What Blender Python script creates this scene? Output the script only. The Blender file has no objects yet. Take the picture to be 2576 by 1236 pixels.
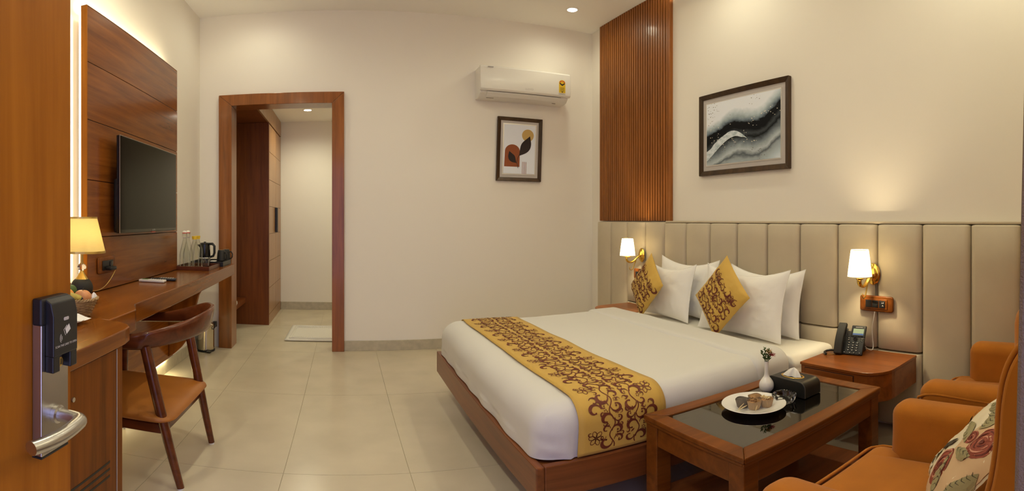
import bpy, bmesh, math, random
from math import sin, cos, pi, tan, atan2, hypot, radians
from mathutils import Vector, Matrix, noise

S = bpy.context.scene
COL = S.collection
rng = random.Random(7)

# ------------------------------------------------------------ camera, world, exposure
FPX, HPX, XPX, CAMH = 1229.6, 553.6, 865.8, 1.20      # pixels per radian, horizon row, column of the room's long axis, eye height
cd = bpy.data.cameras.new('camera'); cd.type = 'PANO'
cd.panorama_type = 'EQUIRECTANGULAR'
cd.longitude_min = -1288/FPX; cd.longitude_max = 1288/FPX
cd.latitude_max = HPX/FPX; cd.latitude_min = -(1236-HPX)/FPX
cd.clip_start = .01
cam = bpy.data.objects.new('camera', cd); COL.objects.link(cam)
cam.location = (0, 0, CAMH); cam.rotation_euler = (pi/2, 0, -(1288-XPX)/FPX)
S.camera = cam
W = bpy.data.worlds.new('world'); S.world = W; W.use_nodes = True
bg = W.node_tree.nodes['Background']; bg.inputs[0].default_value = (.52, .54, 1.0, 1); bg.inputs[1].default_value = 2.0
vs = S.view_settings
vs.view_transform = 'Standard'; vs.look = 'None'; vs.gamma = 1; vs.use_curve_mapping = False; vs.exposure = .17
try:
    cy = S.cycles
    cy.use_denoising = True; cy.max_bounces = 8; cy.diffuse_bounces = 5; cy.glossy_bounces = 4; cy.transmission_bounces = 8
    cy.transparent_max_bounces = 12
    cy.caustics_reflective = False; cy.caustics_refractive = False; cy.sample_clamp_indirect = 4; cy.sample_clamp_direct = 0
    cy.blur_glossy = .5
except Exception:
    pass

# ------------------------------------------------------------ materials
def newmat(name):
    m = bpy.data.materials.new(name); m.use_nodes = True
    nt = m.node_tree; b = nt.nodes['Principled BSDF']
    return m, nt, b
def link(nt, a, b): nt.links.new(a, b)
def plain(name, col, rough=.5, metal=0, spec=.5, bump=0, bscale=60, coat=0, sheen=0, vary=0, vscale=4, emit=None, estr=0, trans=0, ior=1.45, alpha=1):
    m, nt, b = newmat(name)
    I = b.inputs
    I['Base Color'].default_value = (*col, 1); I['Roughness'].default_value = rough; I['Metallic'].default_value = metal
    I['Specular IOR Level'].default_value = spec; I['Coat Weight'].default_value = coat; I['Coat Roughness'].default_value = .15
    I['Sheen Weight'].default_value = sheen; I['Transmission Weight'].default_value = trans; I['IOR'].default_value = ior; I['Alpha'].default_value = alpha
    if emit: I['Emission Color'].default_value = (*emit, 1); I['Emission Strength'].default_value = estr
    if bump or vary:
        tc = nt.nodes.new('ShaderNodeTexCoord')
    if bump:
        n = nt.nodes.new('ShaderNodeTexNoise'); n.inputs['Scale'].default_value = bscale; n.inputs['Detail'].default_value = 4
        link(nt, tc.outputs['Object'], n.inputs['Vector'])
        bp = nt.nodes.new('ShaderNodeBump'); bp.inputs['Strength'].default_value = bump; bp.inputs['Distance'].default_value = .004
        link(nt, n.outputs['Fac'], bp.inputs['Height']); link(nt, bp.outputs['Normal'], I['Normal'])
    if vary:
        n = nt.nodes.new('ShaderNodeTexNoise'); n.inputs['Scale'].default_value = vscale; n.inputs['Detail'].default_value = 5
        link(nt, tc.outputs['Object'], n.inputs['Vector'])
        r = nt.nodes.new('ShaderNodeValToRGB')
        r.color_ramp.elements[0].position = .3; r.color_ramp.elements[1].position = .7
        r.color_ramp.elements[0].color = (*[c*(1-vary) for c in col], 1); r.color_ramp.elements[1].color = (*[min(1, c*(1+vary)) for c in col], 1)
        link(nt, n.outputs['Fac'], r.inputs['Fac']); link(nt, r.outputs['Color'], I['Base Color'])
    return m
def wood(name, dark, light, rough=.3, axis='z', coat=.12, scale=1.0, spec=.25):
    m, nt, b = newmat(name)
    tc = nt.nodes.new('ShaderNodeTexCoord'); mp = nt.nodes.new('ShaderNodeMapping')
    s = {'x': (1.4, 22, 22), 'y': (22, 1.4, 22), 'z': (22, 22, 1.4)}[axis]
    mp.inputs['Scale'].default_value = [k*scale for k in s]
    link(nt, tc.outputs['Object'], mp.inputs['Vector'])
    n1 = nt.nodes.new('ShaderNodeTexNoise'); n1.inputs['Scale'].default_value = 1.0; n1.inputs['Detail'].default_value = 7; n1.inputs['Roughness'].default_value = .62; n1.inputs['Distortion'].default_value = .5
    link(nt, mp.outputs['Vector'], n1.inputs['Vector'])
    n2 = nt.nodes.new('ShaderNodeTexNoise'); n2.inputs['Scale'].default_value = 1.3; n2.inputs['Detail'].default_value = 2
    link(nt, tc.outputs['Object'], n2.inputs['Vector'])
    ad = nt.nodes.new('ShaderNodeMath'); ad.operation = 'MULTIPLY_ADD'; ad.inputs[1].default_value = .35
    link(nt, n2.outputs['Fac'], ad.inputs[0]); link(nt, n1.outputs['Fac'], ad.inputs[2])
    r = nt.nodes.new('ShaderNodeValToRGB'); e = r.color_ramp.elements
    e[0].position = .42; e[0].color = (*dark, 1); e[1].position = .9; e[1].color = (*light, 1)
    link(nt, ad.outputs[0], r.inputs['Fac']); link(nt, r.outputs['Color'], b.inputs['Base Color'])
    b.inputs['Roughness'].default_value = rough; b.inputs['Coat Weight'].default_value = coat; b.inputs['Coat Roughness'].default_value = .12
    b.inputs['Specular IOR Level'].default_value = spec
    bp = nt.nodes.new('ShaderNodeBump'); bp.inputs['Strength'].default_value = .12; bp.inputs['Distance'].default_value = .002
    link(nt, n1.outputs['Fac'], bp.inputs['Height']); link(nt, bp.outputs['Normal'], b.inputs['Normal'])
    return m
def emis(name, col, s):
    m = bpy.data.materials.new(name); m.use_nodes = True; nt = m.node_tree
    nt.nodes.remove(nt.nodes['Principled BSDF'])
    e = nt.nodes.new('ShaderNodeEmission'); e.inputs[0].default_value = (*col, 1); e.inputs[1].default_value = s
    link(nt, e.outputs[0], nt.nodes['Material Output'].inputs[0]); return m
def shade_mat(name, col, estr, ecol, weave=0):
    m = bpy.data.materials.new(name); m.use_nodes = True; nt = m.node_tree
    nt.nodes.remove(nt.nodes['Principled BSDF'])
    d = nt.nodes.new('ShaderNodeBsdfDiffuse'); t = nt.nodes.new('ShaderNodeBsdfTranslucent'); e = nt.nodes.new('ShaderNodeEmission')
    d.inputs[0].default_value = (*col, 1); t.inputs[0].default_value = (*col, 1); e.inputs[0].default_value = (*ecol, 1); e.inputs[1].default_value = estr
    mx = nt.nodes.new('ShaderNodeMixShader'); mx.inputs[0].default_value = .55
    link(nt, d.outputs[0], mx.inputs[1]); link(nt, t.outputs[0], mx.inputs[2])
    a = nt.nodes.new('ShaderNodeAddShader'); link(nt, mx.outputs[0], a.inputs[0]); link(nt, e.outputs[0], a.inputs[1])
    link(nt, a.outputs[0], nt.nodes['Material Output'].inputs[0])
    if weave:
        tc = nt.nodes.new('ShaderNodeTexCoord'); w = nt.nodes.new('ShaderNodeTexNoise'); w.inputs['Scale'].default_value = 1
        mp = nt.nodes.new('ShaderNodeMapping'); mp.inputs['Scale'].default_value = (30, 30, 420)
        link(nt, tc.outputs['Object'], mp.inputs[0]); link(nt, mp.outputs[0], w.inputs['Vector'])
        r = nt.nodes.new('ShaderNodeValToRGB'); r.color_ramp.elements[0].color = (*[c*.72 for c in ecol], 1); r.color_ramp.elements[1].color = (*ecol, 1)
        r.color_ramp.elements[0].position = .4; r.color_ramp.elements[1].position = .6
        link(nt, w.outputs['Fac'], r.inputs[0]); link(nt, r.outputs[0], e.inputs[0])
    return m

MT = {}
def defmats():
    M = MT
    M['wall'] = plain('wall_paint', (.87, .825, .745), .7, bump=.05, bscale=90, spec=.3)
    M['ceil'] = plain('ceiling_paint', (.93, .91, .85), .8, spec=.2)
    M['skirt'] = plain('skirting_tile', (.48, .43, .32), .35, vary=.12, vscale=20)
    M['tile'] = plain('floor_tile', (.60, .525, .385), .24, vary=.07, vscale=3.5, spec=.45)
    M['grout'] = plain('floor_grout', (.44, .37, .25), .8)
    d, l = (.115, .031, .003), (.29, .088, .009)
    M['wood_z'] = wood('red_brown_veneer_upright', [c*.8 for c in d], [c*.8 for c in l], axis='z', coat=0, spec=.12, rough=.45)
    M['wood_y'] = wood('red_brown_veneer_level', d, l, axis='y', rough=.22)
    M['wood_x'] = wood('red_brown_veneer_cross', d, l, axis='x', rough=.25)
    M['panel'] = wood('panel_veneer', (.12, .034, .005), (.28, .086, .013), axis='y', rough=.27, coat=.30)
    M['door'] = wood('entrance_door_laminate', (.27, .080, .005), (.46, .165, .013), axis='z', rough=.45, coat=.0, scale=.8, spec=.12)
    M['frame'] = wood('door_frame_wood', (.15, .045, .008), (.33, .11, .022), axis='z', rough=.28, coat=.25)
    M['robe_d'] = wood('wardrobe_side_veneer', (.10, .028, .006), (.22, .062, .012), axis='z', rough=.4, coat=.1)
    M['robe_l'] = wood('wardrobe_door_veneer', (.26, .125, .05), (.42, .22, .095), axis='z', rough=.33, coat=.2)
    M['slat'] = wood('slat_wood', (.20, .065, .012), (.38, .135, .028), axis='z', rough=.42, coat=.1)
    M['slatback'] = plain('slat_backing', (.035, .010, .003), .7)
    M['bedwood'] = wood('bed_frame_wood', (.12, .034, .008), (.25, .078, .02), axis='x', rough=.33, coat=.2)
    M['bedwood_y'] = wood('bed_frame_wood_foot', (.12, .034, .008), (.25, .078, .02), axis='y', rough=.33, coat=.2)
    M['tablewood'] = wood('coffee_table_wood', (.095, .026, .003), (.22, .066, .009), axis='x', rough=.35, coat=.04, spec=.2)
    M['chairwood'] = wood('chair_lacquered_wood', (.070, .017, .005), (.145, .036, .010), axis='x', rough=.25, coat=.3)
    M['stand'] = wood('nightstand_wood', (.15, .042, .008), (.31, .092, .018), axis='y', rough=.3, coat=.3)
    M['tray'] = wood('tray_wood', (.06, .014, .006), (.13, .035, .012), axis='x', rough=.3)
    M['leather'] = plain('beige_leatherette', (.56, .485, .36), .42, bump=.10, bscale=500, spec=.4, vary=.04, vscale=6)
    M['white'] = plain('white_linen', (.69, .675, .64), .85, bump=.10, bscale=350, spec=.15)
    M['sheet'] = plain('white_sheet', (.76, .73, .65), .85, bump=.10, bscale=300, spec=.15)
    M['pillow'] = plain('pillow_cotton', (.90, .88, .84), .85, bump=.35, bscale=14, spec=.15)
    M['mustard'] = plain('mustard_sateen', (.60, .375, .075), .55, bump=.12, bscale=300, spec=.3, sheen=.1)
    M['print'] = plain('maroon_print', (.135, .024, .008), .6)
    M['orange'] = plain('burnt_orange_velvet', (.40, .135, .010), .8, sheen=.15, bump=.10, bscale=400, vary=.10, vscale=7, spec=.2)
    M['seatlea'] = plain('tan_leatherette', (.36, .125, .018), .42, bump=.1, bscale=300, vary=.06, vscale=5)
    M['black'] = plain('black_plastic', (.012, .012, .013), .38)
    M['blackm'] = plain('black_matte', (.014, .013, .012), .6)
    M['blackgloss'] = plain('black_gloss', (.008, .008, .008), .08, spec=.6)
    M['blackleather'] = plain('black_leatherette', (.010, .010, .009), .4, bump=.12, bscale=400)
    M['tvscreen'] = plain('tv_screen', (.005, .005, .005), .09, spec=.22)
    M['steel'] = plain('brushed_steel', (.55, .53, .50), .30, metal=1, bump=.05, bscale=200)
    M['steel2'] = plain('polished_steel', (.62, .56, .45), .16, metal=1)
    M['brass'] = plain('polished_brass', (.78, .50, .10), .2, metal=1)
    M['brassdull'] = plain('satin_brass', (.62, .43, .13), .35, metal=1)
    M['acwhite'] = plain('ac_plastic', (.80, .78, .73), .25, coat=.2)
    M['acgrey'] = plain('ac_grey', (.30, .27, .23), .5)
    M['china'] = plain('white_china', (.84, .82, .76), .15, coat=.3)
    M['paper'] = plain('white_paper', (.85, .83, .78), .9)
    M['glass'] = thin_glass('clear_glass', (.975, .98, .965), 1.5)
    M['crystal'] = plain('cut_crystal', (1, 1, 1), .02, trans=1, ior=1.5)
    M['glasswater'] = thin_glass('bottle_glass', (.93, .94, .91), 1.45)
    M['yellow'] = plain('yellow_plastic', (.75, .50, .02), .4)
    M['red'] = plain('red_plastic', (.5, .03, .02), .4)
    M['green'] = plain('leaf_green', (.06, .11, .02), .6)
    M['olive'] = plain('olive_print', (.30, .26, .13), .7)
    M['olived'] = plain('dark_leaf_print', (.045, .035, .02), .7)
    M['rose'] = plain('rose_print', (.26, .055, .03), .7)
    M['rosed'] = plain('rose_dark_print', (.12, .018, .012), .7)
    M['pink'] = plain('pink_print', (.55, .25, .17), .7)
    M['cream'] = plain('cream_satin', (.76, .67, .49), .5, bump=.1, bscale=20)
    M['framewood'] = wood('picture_frame_wood', (.022, .012, .006), (.075, .04, .018), axis='z', rough=.4, coat=.1)
    M['mountgrey'] = plain('picture_mount', (.50, .465, .45), .7)
    M['silver'] = plain('silver_slip', (.75, .73, .70), .3, metal=.6)
    M['art_bg'] = plain('art_paper', (.82, .87, .97), .8)
    M['art_sun'] = plain('art_ochre', (.56, .38, .13), .8)
    M['art_arch'] = plain('art_rust', (.27, .075, .025), .8)
    M['art_leaf'] = plain('art_leaf', (.020, .012, .013), .8)
    M['wicker'] = plain('wicker_cane', (.30, .19, .085), .6, vary=.35, vscale=40)
    M['fruit_o'] = plain('orange_peel', (.70, .29, .05), .45, vary=.25, vscale=14, bump=.1, bscale=120)
    M['fruit_a'] = plain('apple_skin', (.62, .26, .10), .35, vary=.35, vscale=16)
    M['banana'] = plain('banana_skin', (.38, .29, .05), .5, vary=.6, vscale=18)
    M['cake'] = plain('muffin_cake', (.34, .19, .08), .9, bump=.8, bscale=60, vary=.4, vscale=40)
    M['cakedark'] = plain('dark_muffin_cake', (.10, .08, .065), .9, bump=.8, bscale=60, vary=.3, vscale=40)
    M['liner'] = plain('paper_muffin_case', (.46, .33, .20), .8)
    M['linerd'] = plain('dark_paper_muffin_case', (.20, .17, .13), .8)
    M['wafer'] = plain('almond_sliver', (.74, .60, .33), .7)
    M['mat'] = plain('cotton_bath_mat', (.80, .76, .68), .95, bump=.8, bscale=220)
    M['lcd'] = plain('phone_lcd', (.28, .34, .20), .3, emit=(.42, .52, .30), estr=.35)
    M['lcdblue'] = plain('phone_lcd_bar', (.05, .10, .25), .3, emit=(.1, .18, .4), estr=.3)
    M['keygrey'] = plain('key_legend', (.5, .5, .48), .6)
    M['jamb'] = plain('entry_casing', (.17, .115, .075), .75, bump=.6, bscale=500)
    M['led'] = emis('warm_led', (1, .86, .52), 5)
    M['down'] = emis('downlight_lens', (1, .93, .78), 30)
    M['down2'] = emis('passage_downlight_lens', (1, .90, .72), 22)
    M['lampshade'] = shade_mat('lamp_linen_shade', (.72, .60, .28), .07, (1, .76, .26), 1)
    M['sconceshade'] = shade_mat('sconce_shade', (.85, .78, .58), .75, (1, .88, .58))
    M['tabletop'] = glass_top()
def thin_glass(name, tint, ior):
    m = bpy.data.materials.new(name); m.use_nodes = True; nt = m.node_tree
    nt.nodes.remove(nt.nodes['Principled BSDF'])
    tr = nt.nodes.new('ShaderNodeBsdfTransparent'); tr.inputs[0].default_value = (*tint, 1)
    gl = nt.nodes.new('ShaderNodeBsdfGlossy'); gl.inputs['Roughness'].default_value = .04
    lw = nt.nodes.new('ShaderNodeLayerWeight'); lw.inputs[0].default_value = .22
    mx = nt.nodes.new('ShaderNodeMixShader')
    mn = nt.nodes.new('ShaderNodeMath'); mn.operation = 'MINIMUM'; mn.inputs[1].default_value = .55
    link(nt, lw.outputs['Fresnel'], mn.inputs[0]); link(nt, mn.outputs[0], mx.inputs[0]); link(nt, tr.outputs[0], mx.inputs[1]); link(nt, gl.outputs[0], mx.inputs[2])
    link(nt, mx.outputs[0], nt.nodes['Material Output'].inputs[0]); return m
def glass_top():
    m = bpy.data.materials.new('smoked_glass'); m.use_nodes = True; nt = m.node_tree
    nt.nodes.remove(nt.nodes['Principled BSDF'])
    tr = nt.nodes.new('ShaderNodeBsdfTransparent'); tr.inputs[0].default_value = (.42, .40, .36, 1)
    gl = nt.nodes.new('ShaderNodeBsdfGlossy'); gl.inputs['Roughness'].default_value = .03; gl.inputs[0].default_value = (.95, .93, .88, 1)
    fr = nt.nodes.new('ShaderNodeFresnel'); fr.inputs[0].default_value = 2.6
    mx = nt.nodes.new('ShaderNodeMixShader')
    link(nt, fr.outputs[0], mx.inputs[0]); link(nt, tr.outputs[0], mx.inputs[1]); link(nt, gl.outputs[0], mx.inputs[2])
    link(nt, mx.outputs[0], nt.nodes['Material Output'].inputs[0]); return m
defmats()

# ------------------------------------------------------------ lamps of the room (the lens of each downlight is built with its fixture)
WARM = (1, .955, .69)
def lamp(name, kind, loc, energy, col=WARM, radius=.04, spot=None, blend=.9, rot=None, size=None):
    l = bpy.data.lights.new(name, kind); l.energy = energy; l.color = col
    if kind in ('POINT', 'SPOT'): l.shadow_soft_size = radius
    if kind == 'SPOT': l.spot_size = radians(spot); l.spot_blend = blend
    if kind == 'AREA':
        l.shape = 'RECTANGLE'; l.size, l.size_y = size
    o = bpy.data.objects.new(name, l); o.location = loc
    if rot: o.rotation_euler = rot
    COL.objects.link(o); return o
DOWN = [(-.72, 3.89), (1.96, 3.89), (-.72, 2.15), (1.96, 2.25), (-.72, .55), (1.96, .55), (.62, 3.0), (.62, 1.3)]
for k, (x, y) in enumerate(DOWN):
    lamp('downlight_beam', 'SPOT', (x, y, 3.165), (9, 11, 34, 14, 32, 20, 16, 18)[k], spot=172, blend=1.0, radius=.05)

# ------------------------------------------------------------ mesh builder
class G:
    def __init__(s): s.v = []; s.f = []
    def add(s, vs, fs):
        n = len(s.v); s.v += [tuple(p) for p in vs]; s.f += [tuple(i+n for i in f) for f in fs]; return s
    def box(s, lo, hi):
        x0, y0, z0 = lo; x1, y1, z1 = hi
        return s.add([(x0,y0,z0),(x1,y0,z0),(x1,y1,z0),(x0,y1,z0),(x0,y0,z1),(x1,y0,z1),(x1,y1,z1),(x0,y1,z1)],
                     [(0,3,2,1),(4,5,6,7),(0,1,5,4),(1,2,6,5),(2,3,7,6),(3,0,4,7)])
    def grid(s, fn, nu, nv, wu=False, wv=False):
        vs = [fn(i/(nu if wu else nu-1), j/(nv if wv else nv-1)) for i in range(nu) for j in range(nv)]
        fs = []
        for i in range(nu if wu else nu-1):
            for j in range(nv if wv else nv-1):
                a, b = i, (i+1) % nu; c, d = j, (j+1) % nv
                fs.append((a*nv+c, b*nv+c, b*nv+d, a*nv+d))
        return s.add(vs, fs)
    def lathe(s, prof, c=(0,0,0), n=24, axis='z', caps=True, sx=1, sy=1):
        vs = []; fs = []
        for r, z in prof:
            for k in range(n):
                a = 2*pi*k/n; p = (r*cos(a)*sx, r*sin(a)*sy, z)
                if axis == 'x': p = (p[2], p[0], p[1])
                elif axis == 'y': p = (p[1], p[2], p[0])
                vs.append((p[0]+c[0], p[1]+c[1], p[2]+c[2]))
        m = len(prof)
        for i in range(m-1):
            for k in range(n):
                fs.append((i*n+k, i*n+(k+1) % n, (i+1)*n+(k+1) % n, (i+1)*n+k))
        if caps:
            if prof[0][0] > 1e-5: fs.append(tuple(range(n-1, -1, -1)))
            if prof[-1][0] > 1e-5: fs.append(tuple((m-1)*n+k for k in range(n)))
        return s.add(vs, fs)
    def tube(s, pts, r, n=8, caps=True, flat=1.0, up=None, closed=False):
        pts = [Vector(p) for p in pts]; m = len(pts)
        rs = r if isinstance(r, (list, tuple)) else [r]*m
        vs = []; prev = None
        for i, p in enumerate(pts):
            if closed: t = (pts[(i+1) % m]-pts[i-1])
            else: t = (pts[min(i+1, m-1)]-pts[max(i-1, 0)])
            t = t.normalized() if t.length > 1e-9 else Vector((0,0,1))
            ref = Vector(up) if up else (prev if prev else (Vector((0,0,1)) if abs(t.z) < .9 else Vector((1,0,0))))
            u = (ref - t*ref.dot(t)); u = u.normalized() if u.length > 1e-6 else t.orthogonal().normalized()
            prev = u; w = t.cross(u)
            for k in range(n):
                a = 2*pi*k/n; vs.append(p + u*(cos(a)*rs[i]) + w*(sin(a)*rs[i]*flat))
        fs = []
        for i in range(m if closed else m-1):
            for k in range(n):
                j = (i+1) % m
                fs.append((i*n+k, i*n+(k+1) % n, j*n+(k+1) % n, j*n+k))
        if caps and not closed: fs += [tuple(range(n-1, -1, -1)), tuple((m-1)*n+k for k in range(n))]
        return s.add(vs, fs)
    def prism(s, poly, lo, hi, axis='z'):
        n = len(poly)
        def P(a, b, c): return {'z': (a, b, c), 'x': (c, a, b), 'y': (a, c, b)}[axis]
        vs = [P(a, b, lo) for a, b in poly] + [P(a, b, hi) for a, b in poly]
        return s.add(vs, [tuple(range(n-1, -1, -1)), tuple(range(n, 2*n))] + [(i, (i+1) % n, n+(i+1) % n, n+i) for i in range(n)])
    def rbox(s, lo, hi, r, n=4, seg=(1,1,1), disp=None):
        lo = Vector(lo); hi = Vector(hi); c = (lo+hi)/2; h = (hi-lo)/2
        r3 = r if isinstance(r, (tuple, list)) else (r, r, r)
        def axis_s(k):
            rr = min(r3[k], h[k]); inn = h[k]-rr; out = []
            for i in range(n): a = i/n*pi/2; out.append(-inn - rr*cos(a))
            m = max(1, seg[k])
            for i in range(m+1): out.append(-inn + 2*inn*i/m)
            for i in range(1, n+1): a = i/n*pi/2; out.append(inn + rr*sin(a))
            res = []
            for v in out:
                if not res or abs(v-res[-1]) > 1e-7: res.append(v)
            return res
        ax = [axis_s(k) for k in range(3)]
        idx = {}; vs = []
        def proj(p):
            q = []; d = []
            for k in range(3):
                rr = min(r3[k], h[k]); inn = h[k]-rr; cl = max(-inn, min(inn, p[k])); q.append(cl); d.append((p[k]-cl)/max(rr, 1e-9))
            L = math.sqrt(sum(e*e for e in d))
            mx = max(abs(e) for e in d)
            if L > 1e-9:
                d = [e/L for e in d]
                d = [e*1.0 for e in d]
            return Vector([q[k]+d[k]*min(r3[k], h[k]) for k in range(3)])
        def V(key, p):
            if key not in idx:
                w = proj(p) + c
                if disp: w = disp(w)
                idx[key] = len(vs); vs.append(w)
            return idx[key]
        fs = []
        for k in range(3):
            a, b = [(1,2),(2,0),(0,1)][k]
            for side in (0, len(ax[k])-1):
                for i in range(len(ax[a])-1):
                    for j in range(len(ax[b])-1):
                        quad = []
                        for di, dj in ((0,0),(1,0),(1,1),(0,1)):
                            key = [0,0,0]; key[k] = side; key[a] = i+di; key[b] = j+dj
                            quad.append(V(tuple(key), [ax[t][key[t]] for t in range(3)]))
                        if side == 0: quad.reverse()
                        fs.append(tuple(quad))
        return s.add(vs, fs)
    def xf(s, M):
        s.v = [tuple(M @ Vector(p)) for p in s.v]; return s

BASE = {}
def mk(name, g, mat, smooth=0, bevel=0, sub=0, solid=0, shift=(0,0,0)):
    me = bpy.data.meshes.new(name)
    me.from_pydata([(p[0]-shift[0], p[1]-shift[1], p[2]-shift[2]) for p in g.v], [], g.f)
    me.validate(); me.update()
    me.materials.append(MT[mat] if isinstance(mat, str) else mat)
    bm = bmesh.new(); bm.from_mesh(me); bmesh.ops.recalc_face_normals(bm, faces=bm.faces); bm.to_mesh(me); bm.free()
    if smooth:
        me.shade_smooth()
        if smooth < 180: me.set_sharp_from_angle(angle=radians(smooth))
    o = bpy.data.objects.new(name, me); COL.objects.link(o)
    if solid:
        md = o.modifiers.new('thickness', 'SOLIDIFY'); md.thickness = solid; md.offset = 0
    if bevel:
        md = o.modifiers.new('edge', 'BEVEL'); md.width = bevel; md.segments = 2; md.limit_method = 'ANGLE'; md.angle_limit = radians(40)
    if sub:
        md = o.modifiers.new('smooth', 'SUBSURF'); md.levels = sub; md.render_levels = sub
    return o
def thing(name, label, cat, loc=(0,0,0), group=None, rz=0, kind=None):
    o = bpy.data.objects.new(name, None); COL.objects.link(o); o.empty_display_size = .1
    o.location = loc; o.rotation_euler = (0, 0, rz)
    if label: o['label'] = label
    if cat: o['category'] = cat
    if group: o['group'] = group
    if kind: o['kind'] = kind
    BASE[o.name] = (tuple(loc), rz); return o
def part(par, name, g, mat, label=None, local=False, stuff=False, **k):
    loc, rz = BASE[par.name]
    sh = (0,0,0) if (local or rz) else loc
    o = mk(name, g, mat, shift=sh, **k); o.parent = par
    BASE[o.name] = (loc, rz)
    if label: o['label'] = label
    if stuff: o['kind'] = 'stuff'
    return o
def single(name, label, cat, g, mat, group=None, loc=(0,0,0), **k):
    o = mk(name, g, mat, shift=loc, **k); o.location = loc
    o['label'] = label; o['category'] = cat
    if group: o['group'] = group
    BASE[o.name] = (tuple(loc), 0); return o
def struct(name, g, mat, **k):
    o = mk(name, g, mat, **k); o['kind'] = 'structure'; BASE[o.name] = ((0,0,0), 0); return o
def copy_tree(o, par=None):
    c = o.copy(); COL.objects.link(c)
    if par: c.parent = par
    BASE[c.name] = BASE[o.name]
    for ch in list(o.children): copy_tree(ch, c)
    return c
def text_g(s, size, org, ux, uy, align='CENTER', bold=0):
    cu = bpy.data.curves.new('t', 'FONT'); cu.body = s; cu.size = size; cu.align_x = align; cu.align_y = 'CENTER'; cu.offset = bold; cu.resolution_u = 2
    ob = bpy.data.objects.new('t', cu); COL.objects.link(ob)
    dg = bpy.context.evaluated_depsgraph_get(); me = bpy.data.meshes.new_from_object(ob.evaluated_get(dg))
    g = G(); O = Vector(org); U = Vector(ux); V = Vector(uy)
    g.add([O + U*v.co.x + V*v.co.y for v in me.vertices], [tuple(p.vertices) for p in me.polygons])
    bpy.data.objects.remove(ob); bpy.data.curves.remove(cu); bpy.data.meshes.remove(me)
    return g
def plane_map(org, ux, uy, eps=0):
    O = Vector(org); U = Vector(ux); V = Vector(uy); N = U.cross(V).normalized()
    return lambda a, b: O + U*a + V*b + N*eps
# flat print: strips and blobs laid on a surface given by fn(a, b)
def ribbon(g, fn, pts, ws):
    n = len(pts); L = []; R = []
    for i in range(n):
        a = pts[max(i-1, 0)]; b = pts[min(i+1, n-1)]
        dx, dy = b[0]-a[0], b[1]-a[1]; l = hypot(dx, dy) or 1
        nx, ny = -dy/l*ws[i], dx/l*ws[i]
        L.append((pts[i][0]+nx, pts[i][1]+ny)); R.append((pts[i][0]-nx, pts[i][1]-ny))
    vs = []
    if max(ws) > .006:
        for a, b in zip(L, R): vs += [fn(a[0]+(b[0]-a[0])*k/4, a[1]+(b[1]-a[1])*k/4) for k in range(5)]
        g.add(vs, [(5*i+k, 5*i+k+1, 5*i+k+6, 5*i+k+5) for i in range(n-1) for k in range(4)]); return
    for a, b in zip(L, R): vs += [fn(*a), fn(*b)]
    g.add(vs, [(2*i, 2*i+1, 2*i+3, 2*i+2) for i in range(n-1)])
def blob(g, fn, cx, cy, rx, ry=None, a=0, n=10):
    ry = ry or rx; vs = [fn(cx, cy)]
    for k in range(n):
        t = 2*pi*k/n; x, y = rx*cos(t), ry*sin(t)
        vs.append(fn(cx+x*cos(a)-y*sin(a), cy+x*sin(a)+y*cos(a)))
    if max(rx, ry) > .018:
        m_ = []
        for f_ in (.34, .67):
            for k in range(n):
                t = 2*pi*k/n; x, y = rx*f_*cos(t), ry*f_*sin(t); m_.append(fn(cx+x*cos(a)-y*sin(a), cy+x*sin(a)+y*cos(a)))
        vs = [vs[0]] + m_ + vs[1:]
        g.add(vs, [(0, 1+k, 1+(k+1) % n) for k in range(n)] + [(1+j*n+k, 1+j*n+n+k, 1+j*n+n+(k+1) % n, 1+j*n+(k+1) % n) for j in range(2) for k in range(n)]); return
    g.add(vs, [(0, 1+k, 1+(k+1) % n) for k in range(n)])
def leafp(g, fn, x0, y0, x1, y1, w, n=9, ends=0.0, bend=0):
    pts = []; ws = []
    dx, dy = x1-x0, y1-y0
    for i in range(n):
        t = i/(n-1); o = bend*sin(pi*t)
        pts.append((x0+dx*t-dy*o, y0+dy*t+dx*o)); ws.append(max(ends, w*sin(pi*min(1, t*.98+.01))**1.15))
    ribbon(g, fn, pts, ws)
def comma(g, fn, cx, cy, R, a0, ch, fat=.30):
    pts = []; ws = []; n = 17
    for i in range(n):
        t = i/(n-1); a = a0 + ch*t*4.7; r = R*(1-.60*t**1.5)
        pts.append((cx+r*cos(a), cy+r*sin(a))); ws.append(R*(.075+fat*max(0, sin(pi*min(1, t*1.02)))**2.0*(.6+.4*t)))
    ribbon(g, fn, pts, ws); blob(g, fn, *pts[-1], R*.15, n=8)
def stem(g, fn, p, q, w, bend):
    pts = []; dx, dy = q[0]-p[0], q[1]-p[1]
    for i in range(9):
        t = i/8; o = bend*sin(pi*t); pts.append((p[0]+dx*t-dy*o, p[1]+dy*t+dx*o))
    ribbon(g, fn, pts, [w]*9)
def flower(g, fn, cx, cy, R, a0):
    for k in range(6):
        a = a0+k*pi/3; pts = []
        for i in range(9):
            t = 2*pi*i/8; x = R*.55+R*.42*cos(t+pi); y = R*.27*sin(t+pi)
            pts.append((cx+x*cos(a)-y*sin(a), cy+x*sin(a)+y*cos(a)))
        ribbon(g, fn, pts, [R*.045]*9)
        blob(g, fn, cx+R*.18*cos(a+.5), cy+R*.18*sin(a+.5), R*.06, n=6)
    blob(g, fn, cx, cy, R*.09, n=8)
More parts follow.
